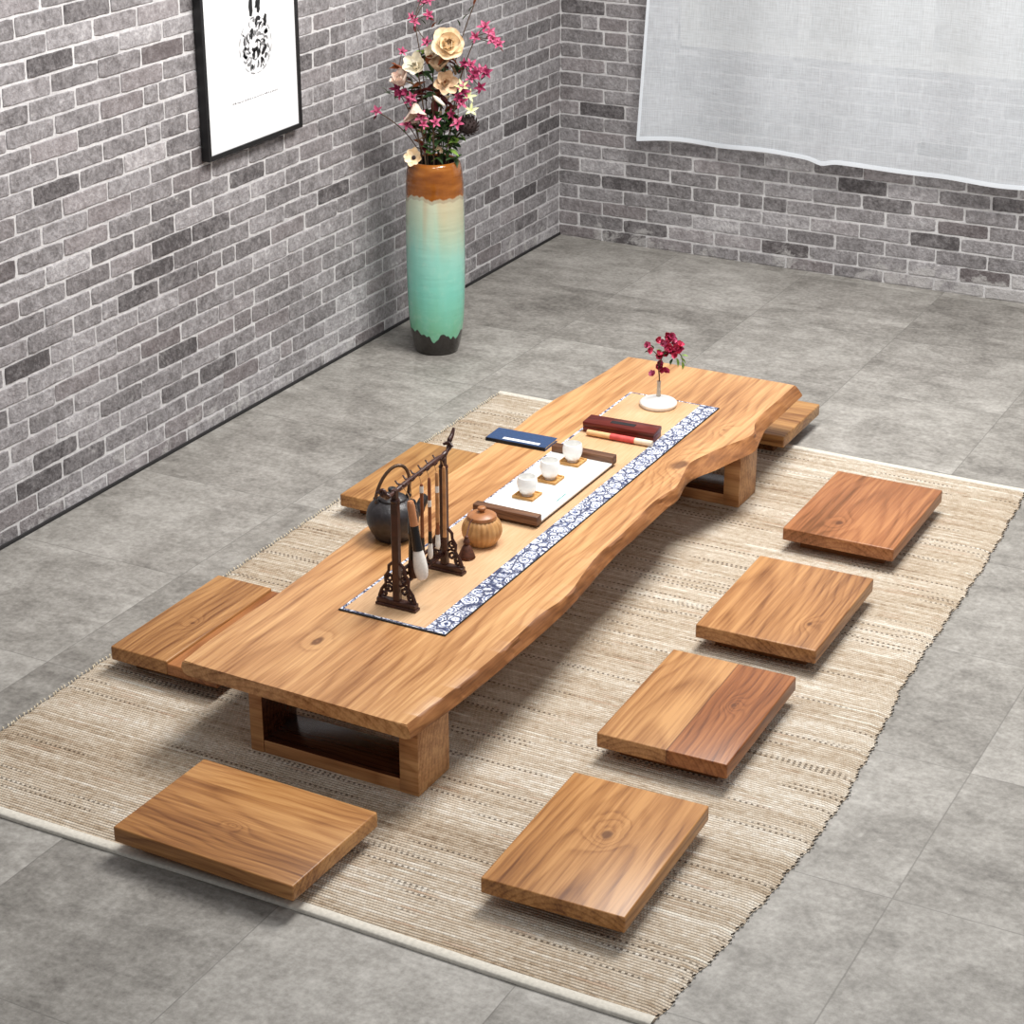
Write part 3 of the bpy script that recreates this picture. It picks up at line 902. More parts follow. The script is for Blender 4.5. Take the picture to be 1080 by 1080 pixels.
# ------------------------------------------------------------------ tea jar and tassel
m_clay = NT('ribbed_tan_clay')
m_clay.base(m_clay.ramp(m_clay.noise(m_clay.obj(), 40, 3), [(.3, lin(176, 126, 74)), (.7, lin(208, 160, 104))]))
m_clay.set(Roughness=.4); m_clay = m_clay.m
m_clayl = simple('brown_clay_lid', (164, 108, 66), .38, var=.15)
jar = thing('tea_jar', (1.322, -3.046, Z), 'round ribbed tan clay jar with a knobbed lid, between brush stand and tray', 'jar')
bm = bmesh.new()
add_lathe(bm, smooth_prof([(.0, 0), (.029, 0), (.034, .004), (.045, .022), (.0475, .038), (.042, .056), (.033, .066), (.029, .068), (.0, .068)], 4), 96, ribs=22, ribamp=.07)
build('jar_body', bm, m_clay, jar, angle=180)
ld = lathe('lid', smooth_prof([(.0, .066), (.033, .066), (.035, .070), (.033, .074), (.018, .080), (.0, .081)], 4), m_clayl, jar, 36)
lathe('knob', smooth_prof([(.005, .079), (.006, .083), (.010, .088), (.009, .093), (.0, .095)], 4), m_clayl, ld, 20)
m_tas = simple('brown_tassel_silk', (92, 50, 32), .7, var=.3, scale=160)
ts = thing('tassel', (1.330, -3.135, Z), 'brown silk tassel with a cord, leaning in front of the ribbed jar', 'tassel')
bm = bmesh.new()
add_lathe(bm, [(0, .0005), (.020, .001), (.018, .008), (.012, .024), (.0065, .033), (.0, .036)], 44, ribs=20, ribamp=.16)
build('skirt', bm, m_tas, ts, angle=180)
bm = bmesh.new()
add_lathe(bm, smooth_prof([(.0, .033), (.006, .035), (.008, .041), (.006, .047), (.004, .050), (.0, .051)], 3), 16)
add_lathe(bm, [(.0, .050), (.0045, .051), (.005, .0545), (.0, .058)], 12)
build('tassel_knot', bm, m_tas, ts)
tube('cord', smooth_prof([(0, 0, .056), (-.006, .020, .066), (-.010, .036, .074), (-.010, .048, .077)], 4), .0018, m_tas, ts, 6)

# ------------------------------------------------------------------ tray with cups
m_trayw = simple('white_glazed_tray', (244, 243, 238), .3, var=.02)
m_walnut = wood('walnut_bar', (122, 86, 62), (92, 60, 42), (54, 34, 24), axis='X', seed=4.4, freq=120, rough=.45)
m_tredge = simple('dark_tray_underside', (70, 42, 28), .5)
TX0, TX1, TY0, TY1 = 1.226, 1.400, -2.915, -2.462
ty = thing('tea_tray', (TX0, TY0, Z), 'white rectangular tea tray with dark wooden end handles, holding three cups', 'tray')
tw, tl = TX1 - TX0, TY1 - TY0
box('tray_underside', (0.002, .012, 0), (tw - .002, tl - .012, .007), m_tredge, ty, .001, 1)['label'] = 'dark wooden underside edge'
box('tray_panel', (0, .010, .007), (tw, tl - .010, .0125), m_trayw, ty, .0012, 2)
for y0 in (0, tl - .026):
    box('handle', (-.002, y0, .006), (tw + .002, y0 + .026, .030), m_walnut, ty, .003, 2)['label'] = 'dark walnut end handle bar'
m_teal = simple('teal_print', (84, 156, 152), .5)
box('printed_mark', (tw - .020, .145, .0126), (tw - .0165, .200, .0129), m_teal, ty, 0)['label'] = 'thin teal printed line'
m_cane = wood('pale_coaster_wood', (218, 172, 108), (196, 146, 84), (160, 108, 56), axis='X', seed=1.4, freq=150, rough=.5)
m_cup = NT('white_porcelain')
m_cup.base(m_cup.ramp(m_cup.noise(m_cup.obj(), 20), [(.3, lin(246, 245, 242)), (.7, lin(252, 251, 249))]))
m_cup.set(Roughness=.15); m_cup.bsdf.inputs['Subsurface Radius'].default_value = (.01, .01, .01)
m_cup = m_cup.m
TZ = Z + .0125
which = ('nearest the ribbed jar', 'in the middle of the tray', 'nearest the dark blue book')
for (cx, cy), wh in zip(((1.303, -2.776), (1.306, -2.657), (1.306, -2.528)), which):
    s = thing('coaster', (cx, cy, TZ), 'square pale wooden coaster under the white cup ' + wh, 'coaster', 'coasters on the tea tray')
    bm = bmesh.new(); add_box(bm, (-.029, -.027, 0), (.029, .027, .004), .001, 1)
    for (a, b) in (((-.029, -.027), (.029, -.022)), ((-.029, .022), (.029, .027)), ((-.029, -.022), (-.024, .022)), ((.024, -.022), (.029, .022))):
        add_box(bm, (a[0], a[1], .0035), (b[0], b[1], .007), .0008, 1)
    build('coaster_plate', bm, m_cane, s, angle=30)
    c = thing('teacup', (cx, cy, TZ + .0042), 'small rounded white porcelain cup ' + wh, 'cup', 'white cups on the tea tray')
    pr = smooth_prof([(.0, .0), (.013, 0), (.014, .003), (.021, .012), (.0255, .026), (.0255, .038), (.0230, .049)], 5)
    inn = [(r - .0018 if r > .003 else 0.0, z + .002) for r, z in pr[::-1]]
    inn[0] = (inn[0][0], pr[-1][1])
    bm = bmesh.new(); add_lathe(bm, pr + inn[1:], 36)
    build('cup_body', bm, m_cup, c, angle=60)

# ------------------------------------------------------------------ book, box, scroll
m_blue = simple('navy_cloth_cover', (42, 68, 108), .75, var=.12, scale=220, bump=.0008)
m_page = simple('page_paper', (232, 226, 212), .9)
m_label = simple('white_title_slip', (232, 234, 236), .8, var=.03)
bk = thing('thread_bound_book', (1.018, -2.466, TT), 'thin dark blue book with a white title slip, overhanging the table edge', 'book', rz=math.radians(1.5))
box('page_block', (.003, .003, .0012), (.172, .074, .0088), m_page, bk, .0004, 1)
bm = bmesh.new()
add_box(bm, (0, 0, .0086), (.175, .077, .0102), .0006, 1); add_box(bm, (0, 0, 0), (.175, .077, .0013), .0004, 1)
add_box(bm, (0, -.0008, 0), (.175, .0022, .0102), .0004, 1)
build('cover', bm, m_blue, bk, smooth=False)
box('title_slip', (.045, .008, .0102), (.152, .021, .0106), m_label, bk, 0)
box('spine_binding', (-.0004, -.0012, 0), (.1754, -.0006, .0098), m_black, bk, 0)['label'] = 'black bound edge'

m_redbox = wood('red_lacquer_wood', (128, 50, 36), (98, 32, 24), (58, 18, 14), axis='X', seed=6.6, freq=90, rough=.3)
bx = thing('wooden_box', (1.222, -2.294, Z), 'long dark red wooden box lying across the runner behind a scroll', 'box', rz=math.radians(3.0))
box('box_base', (0, 0, 0), (.203, .058, .016), m_redbox, bx, .0015, 2)
lid_ = box('lid', (-.001, -.001, .0165), (.204, .059, .029), m_redbox, bx, .002, 2)
box('inlay', (.070, .020, .029), (.140, .038, .0296), m_black, lid_, 0)['label'] = 'dark carved panel on the lid'
m_scr = simple('tan_scroll_paper', (222, 178, 128), .7, var=.1)
m_pink = simple('pink_red_wrapper', (214, 84, 80), .6, var=.15, scale=60)
m_cream = simple('cream_paper_end', (240, 222, 196), .7)
sc = thing('paper_scroll', (1.244, -2.3125, Z), 'slim rolled paper scroll with a pink red wrapper, in front of the red box', 'scroll', rz=math.radians(1.5))
def roll(name, x0, x1, r, mat):
    bm = bmesh.new()
    add_lathe(bm, [(0, x0), (r * .9, x0), (r, x0 + .001), (r, x1 - .001), (r * .9, x1), (0, x1)], 20)
    for v in bm.verts: v.co = Vector((v.co.z, v.co.y, v.co.x + .0088))
    return build(name, bm, mat, sc)
roll('rolled_paper', 0, .187, .0078, m_scr)
roll('wrapper', .068, .138, .0086, m_pink)['label'] = 'pink red wrapper band'
roll('paper_end', .139, .189, .0082, m_cream)['label'] = 'cream paper end'

# ------------------------------------------------------------------ flowers helpers
def mat_petal(name, a, b, rough=.6, trans=.25):
    n = NT(name)
    f = n.noise(n.obj(), 55, 3)
    n.base(n.ramp(f, [(.3, lin(*a)), (.7, lin(*b))]))
    n.set(Roughness=rough)
    n.bsdf.inputs['Specular IOR Level'].default_value = .25
    return n.m
m_pinkp = mat_petal('pink_petal', (176, 58, 102), (220, 124, 156))
m_magp = mat_petal('magenta_petal', (122, 28, 66), (172, 66, 104))
m_redp = mat_petal('crimson_petal', (188, 34, 74), (234, 100, 134))
m_creamp = mat_petal('cream_petal', (238, 206, 160), (252, 236, 208))
m_whitep = mat_petal('white_petal', (228, 216, 190), (250, 244, 228))
m_blushp = mat_petal('blush_petal', (214, 176, 160), (244, 230, 214))
m_beigep = mat_petal('dried_beige_petal', (180, 144, 112), (232, 208, 176))
m_leaf = mat_petal('dark_green_leaf', (34, 56, 34), (70, 98, 52))
m_leafl = mat_petal('light_green_leaf', (96, 138, 58), (156, 188, 92))
m_palegr = mat_petal('pale_green_petal', (206, 214, 146), (240, 240, 206))
m_brleaf = mat_petal('rust_leaf', (104, 54, 34), (160, 92, 54))
m_redleaf = mat_petal('dark_red_leaf', (58, 18, 22), (104, 36, 36))
m_stem = simple('brown_stem', (84, 62, 44), .8)
m_gstem = simple('green_stem', (76, 96, 54), .7)
m_pod = simple('dark_pod', (52, 38, 36), .85, var=.3, scale=120, bump=.004)
m_pcen = simple('dark_flower_centre', (38, 24, 30), .8)
m_ycen = simple('ochre_flower_centre', (190, 140, 60), .8)

def stem_curve(p0, p1, bend=0.2, n=10):
    p0, p1 = Vector(p0), Vector(p1)
    c = Vector((p0.x + (p1.x - p0.x) * bend, p0.y + (p1.y - p0.y) * bend, p0.z + (p1.z - p0.z) * .6))
    return [(p0 * (1-t)**2 + c * 2*t*(1-t) + p1 * t*t) for t in [k / n for k in range(n + 1)]]

STAR = lambda s: [(5, .023 * s, .010 * s, 60, -.5, .2, .002), (5, .017 * s, .008 * s, 30, -.3, .25, .001)]

# ------------------------------------------------------------------ small vase with sprig on the table
m_porc = simple('matt_white_porcelain', (244, 243, 240), .35, var=.02)
n = NT('translucent_glass_neck')
n.base(lin(232, 226, 214)); n.set(Roughness=.2); n.bsdf.inputs['Transmission Weight'].default_value = .55
m_neck = n.m
fv = thing('bud_vase', (1.322, -2.022, Z), 'flat round white bud vase with a thin neck at the runner\'s far end', 'vase')
lathe('vase_body', smooth_prof([(.0, 0), (.044, 0), (.050, .004), (.052, .010), (.046, .016), (.026, .021), (.010, .026), (.006, .028)], 4), m_porc, fv, 48)
lathe('vase_neck', [(.0065, .027), (.0055, .036), (.0050, .060), (.0060, .072), (.0050, .072), (.0042, .060), (.0045, .036), (.005, .029)], m_neck, fv, 20)
sp = thing('flower_sprig', (1.322, -2.022, Z + .030), 'sprig of small crimson pink blossoms standing in the white bud vase', 'flower sprig')
CR = Vector((.8845, -.4667 * -1, 0))      # horizontal direction across the room, parallel to the view of the doorway side
def SP(u, v, w=0.0):
    return Vector((.8845 * u + .4667 * w, .4667 * u - .8845 * w, v))
base_z = Z + .030
main = [SP(0, .0), SP(.001, .05), SP(-.002, .085), SP(.008, .115), SP(.022, .140), SP(.040, .163)]
tube('stem', smooth_prof([tuple(p) for p in main], 4), .0018, m_stem, sp, 6)
tube('side_stem', smooth_prof([tuple(p) for p in (SP(.004, .105), SP(-.012, .125), SP(-.034, .142))], 4), .0013, m_stem, sp, 6)
tube('side_stem', smooth_prof([tuple(p) for p in (SP(.012, .122), SP(.040, .128), SP(.058, .118), SP(.064, .098))], 4), .0013, m_gstem, sp, 6)
cl = [(-.038, .150), (-.034, .138), (-.010, .160), (.006, .152), (.018, .172), (.026, .160), (.012, .138), (.022, .146), (.034, .150), (.044, .158), (.052, .140), (.050, .128), (.036, .134), (.028, .126), (.042, .120), (.058, .132), (-.006, .124), (.000, .112), (.032, .170), (.020, .118),
      (-.008, .078), (-.002, .088), (.006, .080), (.002, .070), (-.016, .060), (.016, .070)]
cl += [(.022, .162), (.034, .160), (.030, .142), (.020, .130), (.046, .148), (.040, .142), (-.028, .146), (.010, .146), (.052, .150), (.036, .126)]
rs = random.Random(5)
for i, (u, v) in enumerate(cl):
    bm = bmesh.new()
    d = SP(rs.uniform(-.6, .6), rs.uniform(.1, .8), rs.uniform(.2, 1))
    bloom_bm(bm, SP(u, v, rs.uniform(-.014, .016)), d, [(6, .0135, .0115, 58, .5, .3, .001), (5, .010, .008, 26, .5, .3, .0)], rs.uniform(0, 6))
    build('blossom', bm, m_redp if i % 3 else m_pinkp, sp, angle=180)
for (u, v, du, dv, l_, mt) in ((-.018, .138, -.4, .8, .024, m_leaf), (-.024, .130, -.9, .2, .022, m_leaf), (.046, .110, .3, -.8, .026, m_leafl), (.056, .112, .8, -.5, .024, m_leafl), (.062, .100, .2, -1, .024, m_leafl), (.036, .108, -.4, -.6, .020, m_leaf), (.006, .130, -.7, .5, .020, m_leafl), (.060, .118, 1, .2, .020, m_leafl)):
    bm = bmesh.new(); leaf_bm(bm, SP(u, v, .004), SP(du, dv, .3), l_, .010, -.5)
    build('leaf', bm, mt, sp, angle=180)

# ------------------------------------------------------------------ tall floor vase
VB = Vector((.240, -1.371, 0))
def mat_vase():
    n = NT('drip_glaze_ceramic')
    o = n.obj(); x, y, z = n.sep(o)
    ang = n.math('ARCTAN2', y, x)
    drip = n.noise(n.vec(n.mul(x, 34), n.mul(y, 34), n.mul(z, 3)), 1, 1)
    streak = n.noise(n.vec(n.mul(x, 22), n.mul(y, 22), n.mul(z, 1.6)), 1, 3)
    fine = n.noise(o, 30, 4, .6)
    zz = n.add(z, n.mul(n.sub(streak, .5), .14))
    glaze = n.ramp(zz, [(.08, lin(118, 186, 150)), (.22, lin(126, 204, 184)), (.34, lin(150, 212, 196)), (.45, lin(184, 208, 184)), (.54, lin(204, 206, 180))])
    glaze = n.mix(n.mul(n.step(fine, .5, .75), .18), glaze, lin(196, 220, 200))
    # tan run of glaze
    run = n.mul(n.step(n.noise(n.vec(n.mul(x, 16), n.mul(y, 16), n.mul(z, .7)), 1, 1), .56, .64), n.step(z, .26, .50))
    glaze = n.mix(n.mul(run, .4), glaze, lin(196, 160, 112))
    amb = n.ramp(n.noise(n.vec(n.mul(x, 10), n.mul(y, 10), n.mul(z, 40)), 1, 3), [(.3, lin(118, 62, 16)), (.6, lin(154, 90, 30)), (.8, lin(176, 114, 50))])
    edge = n.add(z, n.mul(n.sub(drip, .5), -.012))
    edge = n.add(edge, n.mul(n.sub(streak, .5), .05))
    c = n.mix(n.step(edge, .528, .536), glaze, amb)
    ring = n.sub(1.0, n.step(n.math('ABSOLUTE', n.sub(edge, .526)), .002, .007))
    c = n.mix(n.mul(ring, .5), c, lin(150, 130, 110))
    dedge = n.add(z, n.mul(n.sub(drip, .5), .11))
    c = n.mix(n.sub(1.0, n.step(dedge, .074, .080)), c, lin(38, 32, 28))
    n.base(c)
    n.set(Roughness=.12)
    n.bsdf.inputs['Coat Weight'].default_value = .5
    n.bsdf.inputs['Coat Roughness'].default_value = .05
    n.bump(n.add(n.noise(n.vec(n.mul(x, 6), n.mul(y, 6), n.mul(z, 55)), 1, 2), n.mul(fine, .4)), .25, .006)
    return n.m
vs = thing('floor_vase', VB, 'tall cylindrical drip-glazed vase, amber rim over mint body, standing by the left brick wall', 'vase')
vs['label'] = 'tall mint green glazed floor vase with amber top, standing in the brick corner'
outer = smooth_prof([(.0, 0), (.062, 0), (.070, .004), (.080, .040), (.0905, .12), (.0945, .25), (.0950, .38), (.0935, .50), (.0905, .58), (.084, .622), (.078, .634), (.072, .636), (.069, .631)], 6)
inner = smooth_prof([(.069, .631), (.073, .58), (.078, .45), (.070, .34), (.0, .335)], 4)
vb = lathe('vase_body', outer, mat_vase(), vs, 72, angle=70)
lathe('vase_lining', inner, simple('dark_vase_lining', (40, 28, 20), .6), vs, 48, angle=70)['label'] = 'dark inside of the vase'  # inner surface coloured darker than the outer glaze

def VP(u, v, w=0.0):
    return VB + Vector((.8845 * u + .4667 * w, .4667 * u - .8845 * w, v))
TOCAM = Vector((.4667, -.8845, .45))
rf = random.Random(9)
def flower_thing(name, label, cat, root_uw, group=None):
    base = VP(root_uw[0], .36, root_uw[1])
    t = thing(name, base, label, cat, group)
    return t, base
def rel(p, b): return Vector(p) - b
def vstem(t, b, root_uw, tip, r=.0022, mat=None, name='stem'):
    # leaves the mouth of the vase before spreading
    p0 = VP(root_uw[0], .36, root_uw[1]); p1 = VP(root_uw[0] * 1.3, .64, root_uw[1] * 1.3)
    pts = [tuple(rel(p0, b)), tuple(rel(p1, b))] + [tuple(rel(p, b)) for p in stem_curve(p1, tip, .25, 5)[1:]]
    bm = bmesh.new(); add_tube(bm, smooth_prof(pts, 3), r, 6)
    return build(name, bm, mat or m_stem, t, angle=180)
def twig(t, b, p, q, r=.0013, mat=None):
    bm = bmesh.new(); add_tube(bm, [rel(a, b) for a in stem_curve(p, q, .35, 5)], r, 5)
    build('twig', bm, mat or m_stem, t, angle=180)
def vleaf(t, b, p, d, ln, wd, mat, curl=-.4):
    bm = bmesh.new(); leaf_bm(bm, rel(p, b), d, ln, wd, curl, rf.uniform(-.6, .6))
    build('leaf', bm, mat, t, angle=180)
def vbloom(t, b, p, d, layers, mat, name='blossom', cen=None, cr=.004):
    bm = bmesh.new(); bloom_bm(bm, rel(p, b), d, layers, rf.uniform(0, 6))
    o = build(name, bm, mat, t, angle=180)
    if cen:
        bm = bmesh.new(); bmesh.ops.create_icosphere(bm, subdivisions=2, radius=cr)
        for v in bm.verts: v.co += rel(p, b) + Vector(d).normalized() * cr * .6
        build('flower_centre', bm, cen, o, angle=180)
    return o
# 1 big cream rose
t, b = flower_thing('cream_rose', 'large open cream rose, biggest bloom near the top of the bouquet', 'flower', (.01, .01))
P1 = VP(.050, 1.005, .055)
vstem(t, b, (.01, .01), P1 - Vector((0, 0, .02)), .003)
vbloom(t, b, P1, TOCAM + Vector((.15, 0, .1)), [(6, .054, .058, 80, .45, .20, .004), (5, .046, .054, 62, .7, .32, .004), (5, .037, .042, 44, .9, .42, .002), (4, .027, .030, 24, .8, .5, .001), (3, .018, .018, 8, .4, .5, .0)], m_creamp, 'bloom', m_ycen, .005)
for du in (-.03, .03): vleaf(t, b, P1 + Vector((0, 0, -.03)), VP(du, -.02, .01) - VB, .05, .02, m_brleaf)
# 2 white magnolias
t, b = flower_thing('white_magnolia', 'white magnolia branch with two blooms and small green leaves, beside the cream rose', 'flower', (-.015, .02))
Pm = VP(-.045, .940, .05)
vstem(t, b, (-.015, .02), Pm - Vector((0, 0, .012)))
vbloom(t, b, Pm, TOCAM + Vector((-.3, 0, 0)), [(6, .048, .034, 60, .5, .25, .002), (4, .032, .026, 25, .6, .4, .001)], m_whitep)
vbloom(t, b, VP(-.008, .968, .03), TOCAM + Vector((.2, 0, .5)), [(5, .040, .030, 50, .6, .25, .002), (3, .020, .016, 15, .6, .4, .001)], m_whitep)
twig(t, b, Pm - Vector((0, 0, .02)), VP(-.008, .96, .03))
for (u, v, du, dv) in ((-.062, .945, -.5, .4), (-.048, .932, .1, -.6), (-.030, .925, .6, -.4), (-.028, .985, .1, .7), (-.03, .99, -.6, .3)):
    vleaf(t, b, VP(u, v, .07), VP(du, dv, .5) - VB, .024, .011, m_leafl if v > .98 else m_leaf)
# 3 blush magnolias
t, b = flower_thing('blush_magnolia', 'blush white magnolia bud with rosy tip at the bouquet\'s outer edge', 'flower', (-.03, .02))
Pm = VP(-.092, .882, .05)
vstem(t, b, (-.03, .02), Pm)
vbloom(t, b, Pm, VP(-.3, .9, .5) - VB, [(5, .054, .034, 36, .2, .4, .004), (4, .044, .028, 14, .3, .4, .002)], m_blushp)
vbloom(t, b, VP(-.082, .862, .055), VP(-.3, .3, .7) - VB, [(5, .018, .010, 50, .2, .2, .002)], m_magp)
t, b = flower_thing('drooping_magnolia', 'pale drooping magnolia bloom hanging low over the vase mouth', 'flower', (-.02, .03))
Pm = VP(-.054, .828, .06)
vstem(t, b, (-.02, .03), Pm)
vbloom(t, b, Pm, VP(.1, -.8, .7) - VB, [(5, .064, .036, 30, -.2, .4, .004), (3, .050, .026, 10, .2, .4, .002)], m_blushp)
# 4 dried beige blooms
t, b = flower_thing('dried_flower', 'dried beige and brown flower head in the middle of the bouquet', 'flower', (.012, .0))
Pm = VP(.036, .892, .05)
vstem(t, b, (.012, .0), Pm)
vbloom(t, b, Pm, TOCAM + Vector((.3, .1, -.2)), [(6, .050, .034, 62, .4, .25, .002), (4, .034, .026, 30, .6, .4, .001)], m_beigep, cen=m_brleaf, cr=.006)
vbloom(t, b, VP(.018, .925, .045), VP(.1, 1, .5) - VB, [(5, .054, .032, 38, .2, .4, .002)], m_beigep)
for (u, v, du, dv, mt) in ((-.09, .93, -.6, .2, m_brleaf), (-.100, .925, -.3, .5, m_brleaf), (-.015, .945, .2, .6, m_brleaf), (.03, .955, .5, .2, m_brleaf), (.0, .86, -.8, .3, m_redleaf), (.02, .85, .5, -.5, m_redleaf), (.0, .83, .2, -.8, m_redleaf), (.03, .83, .6, -.2, m_redleaf), (-.02, .85, -.5, .1, m_redleaf)):
    vleaf(t, b, VP(u, v, .035), VP(du, dv, .3) - VB, .048, .024, mt)
twig(t, b, VP(.0, .82, .01), VP(-.095, .93, .03))
# 5 white bud
t, b = flower_thing('white_bud', 'slim closed white bud slanting among dark red leaves', 'flower', (.0, .03))
Pm = VP(.004, .858, .085)
vstem(t, b, (.0, .03), VP(.002, .862, .082))
bm = bmesh.new(); dd = (VP(.034, -.028, .01) - VB)
pts = [rel(Pm + dd * k / 8, b) for k in range(9)]
add_tube(bm, pts, [.002, .0045, .006, .0065, .0065, .006, .005, .004, .002], 10)
build('bud', bm, m_whitep, t, angle=180)
# 6 seed pod
t, b = flower_thing('seed_pod', 'round dark brown seed pod on a stem over the vase rim', 'seed pod', (.03, .01))
Pm = VP(.108, .757, .05)
vstem(t, b, (.03, .01), Pm, .003)
bm = bmesh.new(); bmesh.ops.create_icosphere(bm, subdivisions=3, radius=.031)
for v in bm.verts: v.co = rel(Pm, b) + Vector((v.co.x, v.co.y, v.co.z * .88))
po = build('pod', bm, m_pod, t, angle=180)
bm = bmesh.new()
for k in range(90):
    zf = 1 - 2 * (k + .5) / 90; r_ = math.sqrt(1 - zf * zf); a = k * 2.39996
    d = Vector((r_ * math.cos(a), r_ * math.sin(a), zf * .88))
    M = frame_to(rel(Pm, b) + d * .030, d)
    add_petal(bm, M @ Matrix.Translation((0, -.004, .0)) @ Matrix.Rotation(.5, 4, 'X'), .011, .008, .6, .3, 3, 3)
build('scales', bm, m_pod, po, angle=180)
# 7 anemone
t, b = flower_thing('cream_anemone', 'small cream anemone with a dark centre resting on the amber vase rim', 'flower', (-.045, .035))
Pm = VP(-.060, .661, .078)
vstem(t, b, (-.045, .035), Pm, .0018, m_gstem)
vbloom(t, b, Pm, TOCAM + Vector((-.2, -.2, 0)), [(8, .033, .024, 66, .45, .2, .002)], m_creamp, 'bloom', m_pcen, .007)
# 8 pink sprays
sprays = [
    ('pink_blossom_spray', 'lone pink blossom on a thin twig reaching out farthest over the brick wall', (-.03, .0), [(-.175, .796, .03)]),
    ('pink_blossom_spray', 'low cluster of pink star blossoms just over the vase mouth', (-.02, .04), [(-.081, .762, .06), (-.036, .795, .09), (-.028, .770, .09), (.009, .776, .09)]),
    ('pink_blossom_spray', 'pink spray reaching up beyond the cream rose toward the room corner', (.03, .0), [(.136, 1.030, .04), (.165, 1.060, .04), (.178, 1.045, .05), (.188, 1.025, .05), (.206, 1.010, .05)]),
    ('pink_blossom_spray', 'dark pink spray under the cream rose on the corner side', (.035, .02), [(.100, .950, .05), (.118, .945, .05), (.132, .920, .055), (.150, .930, .05), (.164, .922, .05), (.120, .905, .06), (.149, .877, .05), (.100, .885, .06)]),
    ('pink_blossom_spray', 'topmost pink spray rising past the top of the cream rose', (-.01, -.02), [(-.054, 1.072, .02), (-.060, 1.088, .02), (-.010, 1.092, .01), (-.022, 1.125, .0), (-.010, 1.140, .0), (-.014, 1.013, .04), (-.026, 1.150, .0)]),
    ('pink_blossom_spray', 'magenta spray on the wall side below the white magnolia', (-.03, -.01), [(-.112, .868, .04), (-.062, .852, .075), (-.070, .838, .07), (-.094, .980, .02), (-.100, .855, .05)]),
    ('pink_blossom_spray', 'purple pink spray above the dark seed pod', (.03, .03), [(.081, .850, .07), (.090, .835, .07), (.060, .800, .08), (.078, .770, .08), (.095, .865, .07)]),
]
for k, (nm, lab, ru, pts) in enumerate(sprays):
    t, b = flower_thing(nm, lab, 'flower spray', ru, 'pink blossom sprays in the floor vase')
    main = VP(*pts[0])
    vstem(t, b, ru, main, .0016)
    prev = main
    for i, p in enumerate(pts):
        p = VP(*p)
        if i: twig(t, b, prev, p)
        d = TOCAM.normalized() + Vector((rf.uniform(-.6, .6), rf.uniform(-.4, .4), rf.uniform(-.4, .6)))
        s = rf.uniform(.72, 1.08)
        vbloom(t, b, p, d, STAR(s), (m_magp if (k in (3, 5, 6) and i % 2 == 0) else m_pinkp), 'blossom', m_pcen if i % 2 else None, .003)
        if i % 2 == 0: vleaf(t, b, p - Vector((0, 0, .012)), VP(rf.uniform(-1, 1), rf.uniform(-.6, .3), .3) - VB, .020, .009, m_leaf if k % 2 else m_redleaf)
# dark filler behind the blooms
t, b = flower_thing('dark_foliage', 'dark dried leaf sprig filling the heart of the bouquet behind the blooms', 'foliage sprig', (.0, -.01))
vstem(t, b, (.0, -.01), VP(.0, .93, .0), .002)
for k in range(84):
    v = rf.uniform(.68, .96); u = rf.uniform(-.075, .085) * (.55 + .45 * (v - .66) / .28)
    vleaf(t, b, VP(u, v, rf.uniform(-.02, .03)), VP(rf.uniform(-1, 1), rf.uniform(-.2, 1), rf.uniform(-.2, .6)) - VB, rf.uniform(.032, .056), .024, (m_redleaf, m_leaf, m_brleaf, m_leaf, m_beigep, m_redleaf, m_leaf)[k % 7])
# 9 greenery
t, b = flower_thing('green_foliage', 'bushy dark green leaf sprig filling the vase mouth', 'foliage sprig', (.02, .0))
vstem(t, b, (.02, .0), VP(.05, .80, .03), .002, m_gstem)
for k in range(90):
    u, v = rf.uniform(-.045, .085), rf.uniform(.640, .79)
    vleaf(t, b, VP(u * .8 + .01, v, rf.uniform(.0, .05)), VP(rf.uniform(-1, 1), rf.uniform(-.3, 1), rf.uniform(-.2, .8)) - VB, rf.uniform(.026, .042), .017, m_leaf if k % 6 else m_leafl)
t, b = flower_thing('pale_star_flower', 'pale green starry flower stem beside the dark seed pod', 'flower', (.035, .02))
vstem(t, b, (.035, .02), VP(.112, .800, .06), .0015, m_gstem)
for p in ((.114, .850, .06), (.119, .806, .065), (.092, .880, .065)):
    vbloom(t, b, VP(*p), TOCAM + Vector((rf.uniform(-.4, .6), 0, .3)), [(5, .026, .009, 55, -.2, .2, .001)], m_palegr)
twig(t, b, VP(.112, .800, .06), VP(.114, .85, .06), mat=m_gstem); twig(t, b, VP(.112, .800, .06), VP(.092, .88, .065), mat=m_gstem)
t, b = flower_thing('leafy_twig', 'thin leafy twig curving up from the rose toward the top', 'twig', (.015, -.02))
vstem(t, b, (.015, -.02), VP(.13, 1.12, .0), .0016)
for (u, v) in ((.13, 1.12), (.115, 1.10), (.095, 1.075), (.085, 1.055), (.02, 1.06), (-.02, 1.06), (.0, 1.05)):
    vleaf(t, b, VP(u, v, .0), VP(rf.uniform(-.6, .8), .8, .3) - VB, .032, .010, m_leaf if rf.random() < .6 else m_brleaf)
t, b = flower_thing('grey_green_spray', 'wispy grey green leaf spray spreading low against the brick wall', 'foliage sprig', (-.02, -.01))
m_gg = mat_petal('grey_green_leaf', (96, 108, 92), (142, 150, 130))
vstem(t, b, (-.02, -.01), VP(-.07, .90, .0), .0015, m_gstem)
for (u, v) in ((-.145, .855), (-.13, .845), (-.12, .860), (-.10, .85), (-.07, .90), (-.055, .91), (-.02, .90), (-.03, .89), (.0, .72), (-.06, .80)):
    vleaf(t, b, VP(u, v, .01), VP(rf.uniform(-1, .6), rf.uniform(-.2, .8), .4) - VB, .030, .011, m_gg)
twig(t, b, VP(-.06, .83, .0), VP(-.145, .855, .01), mat=m_gstem)

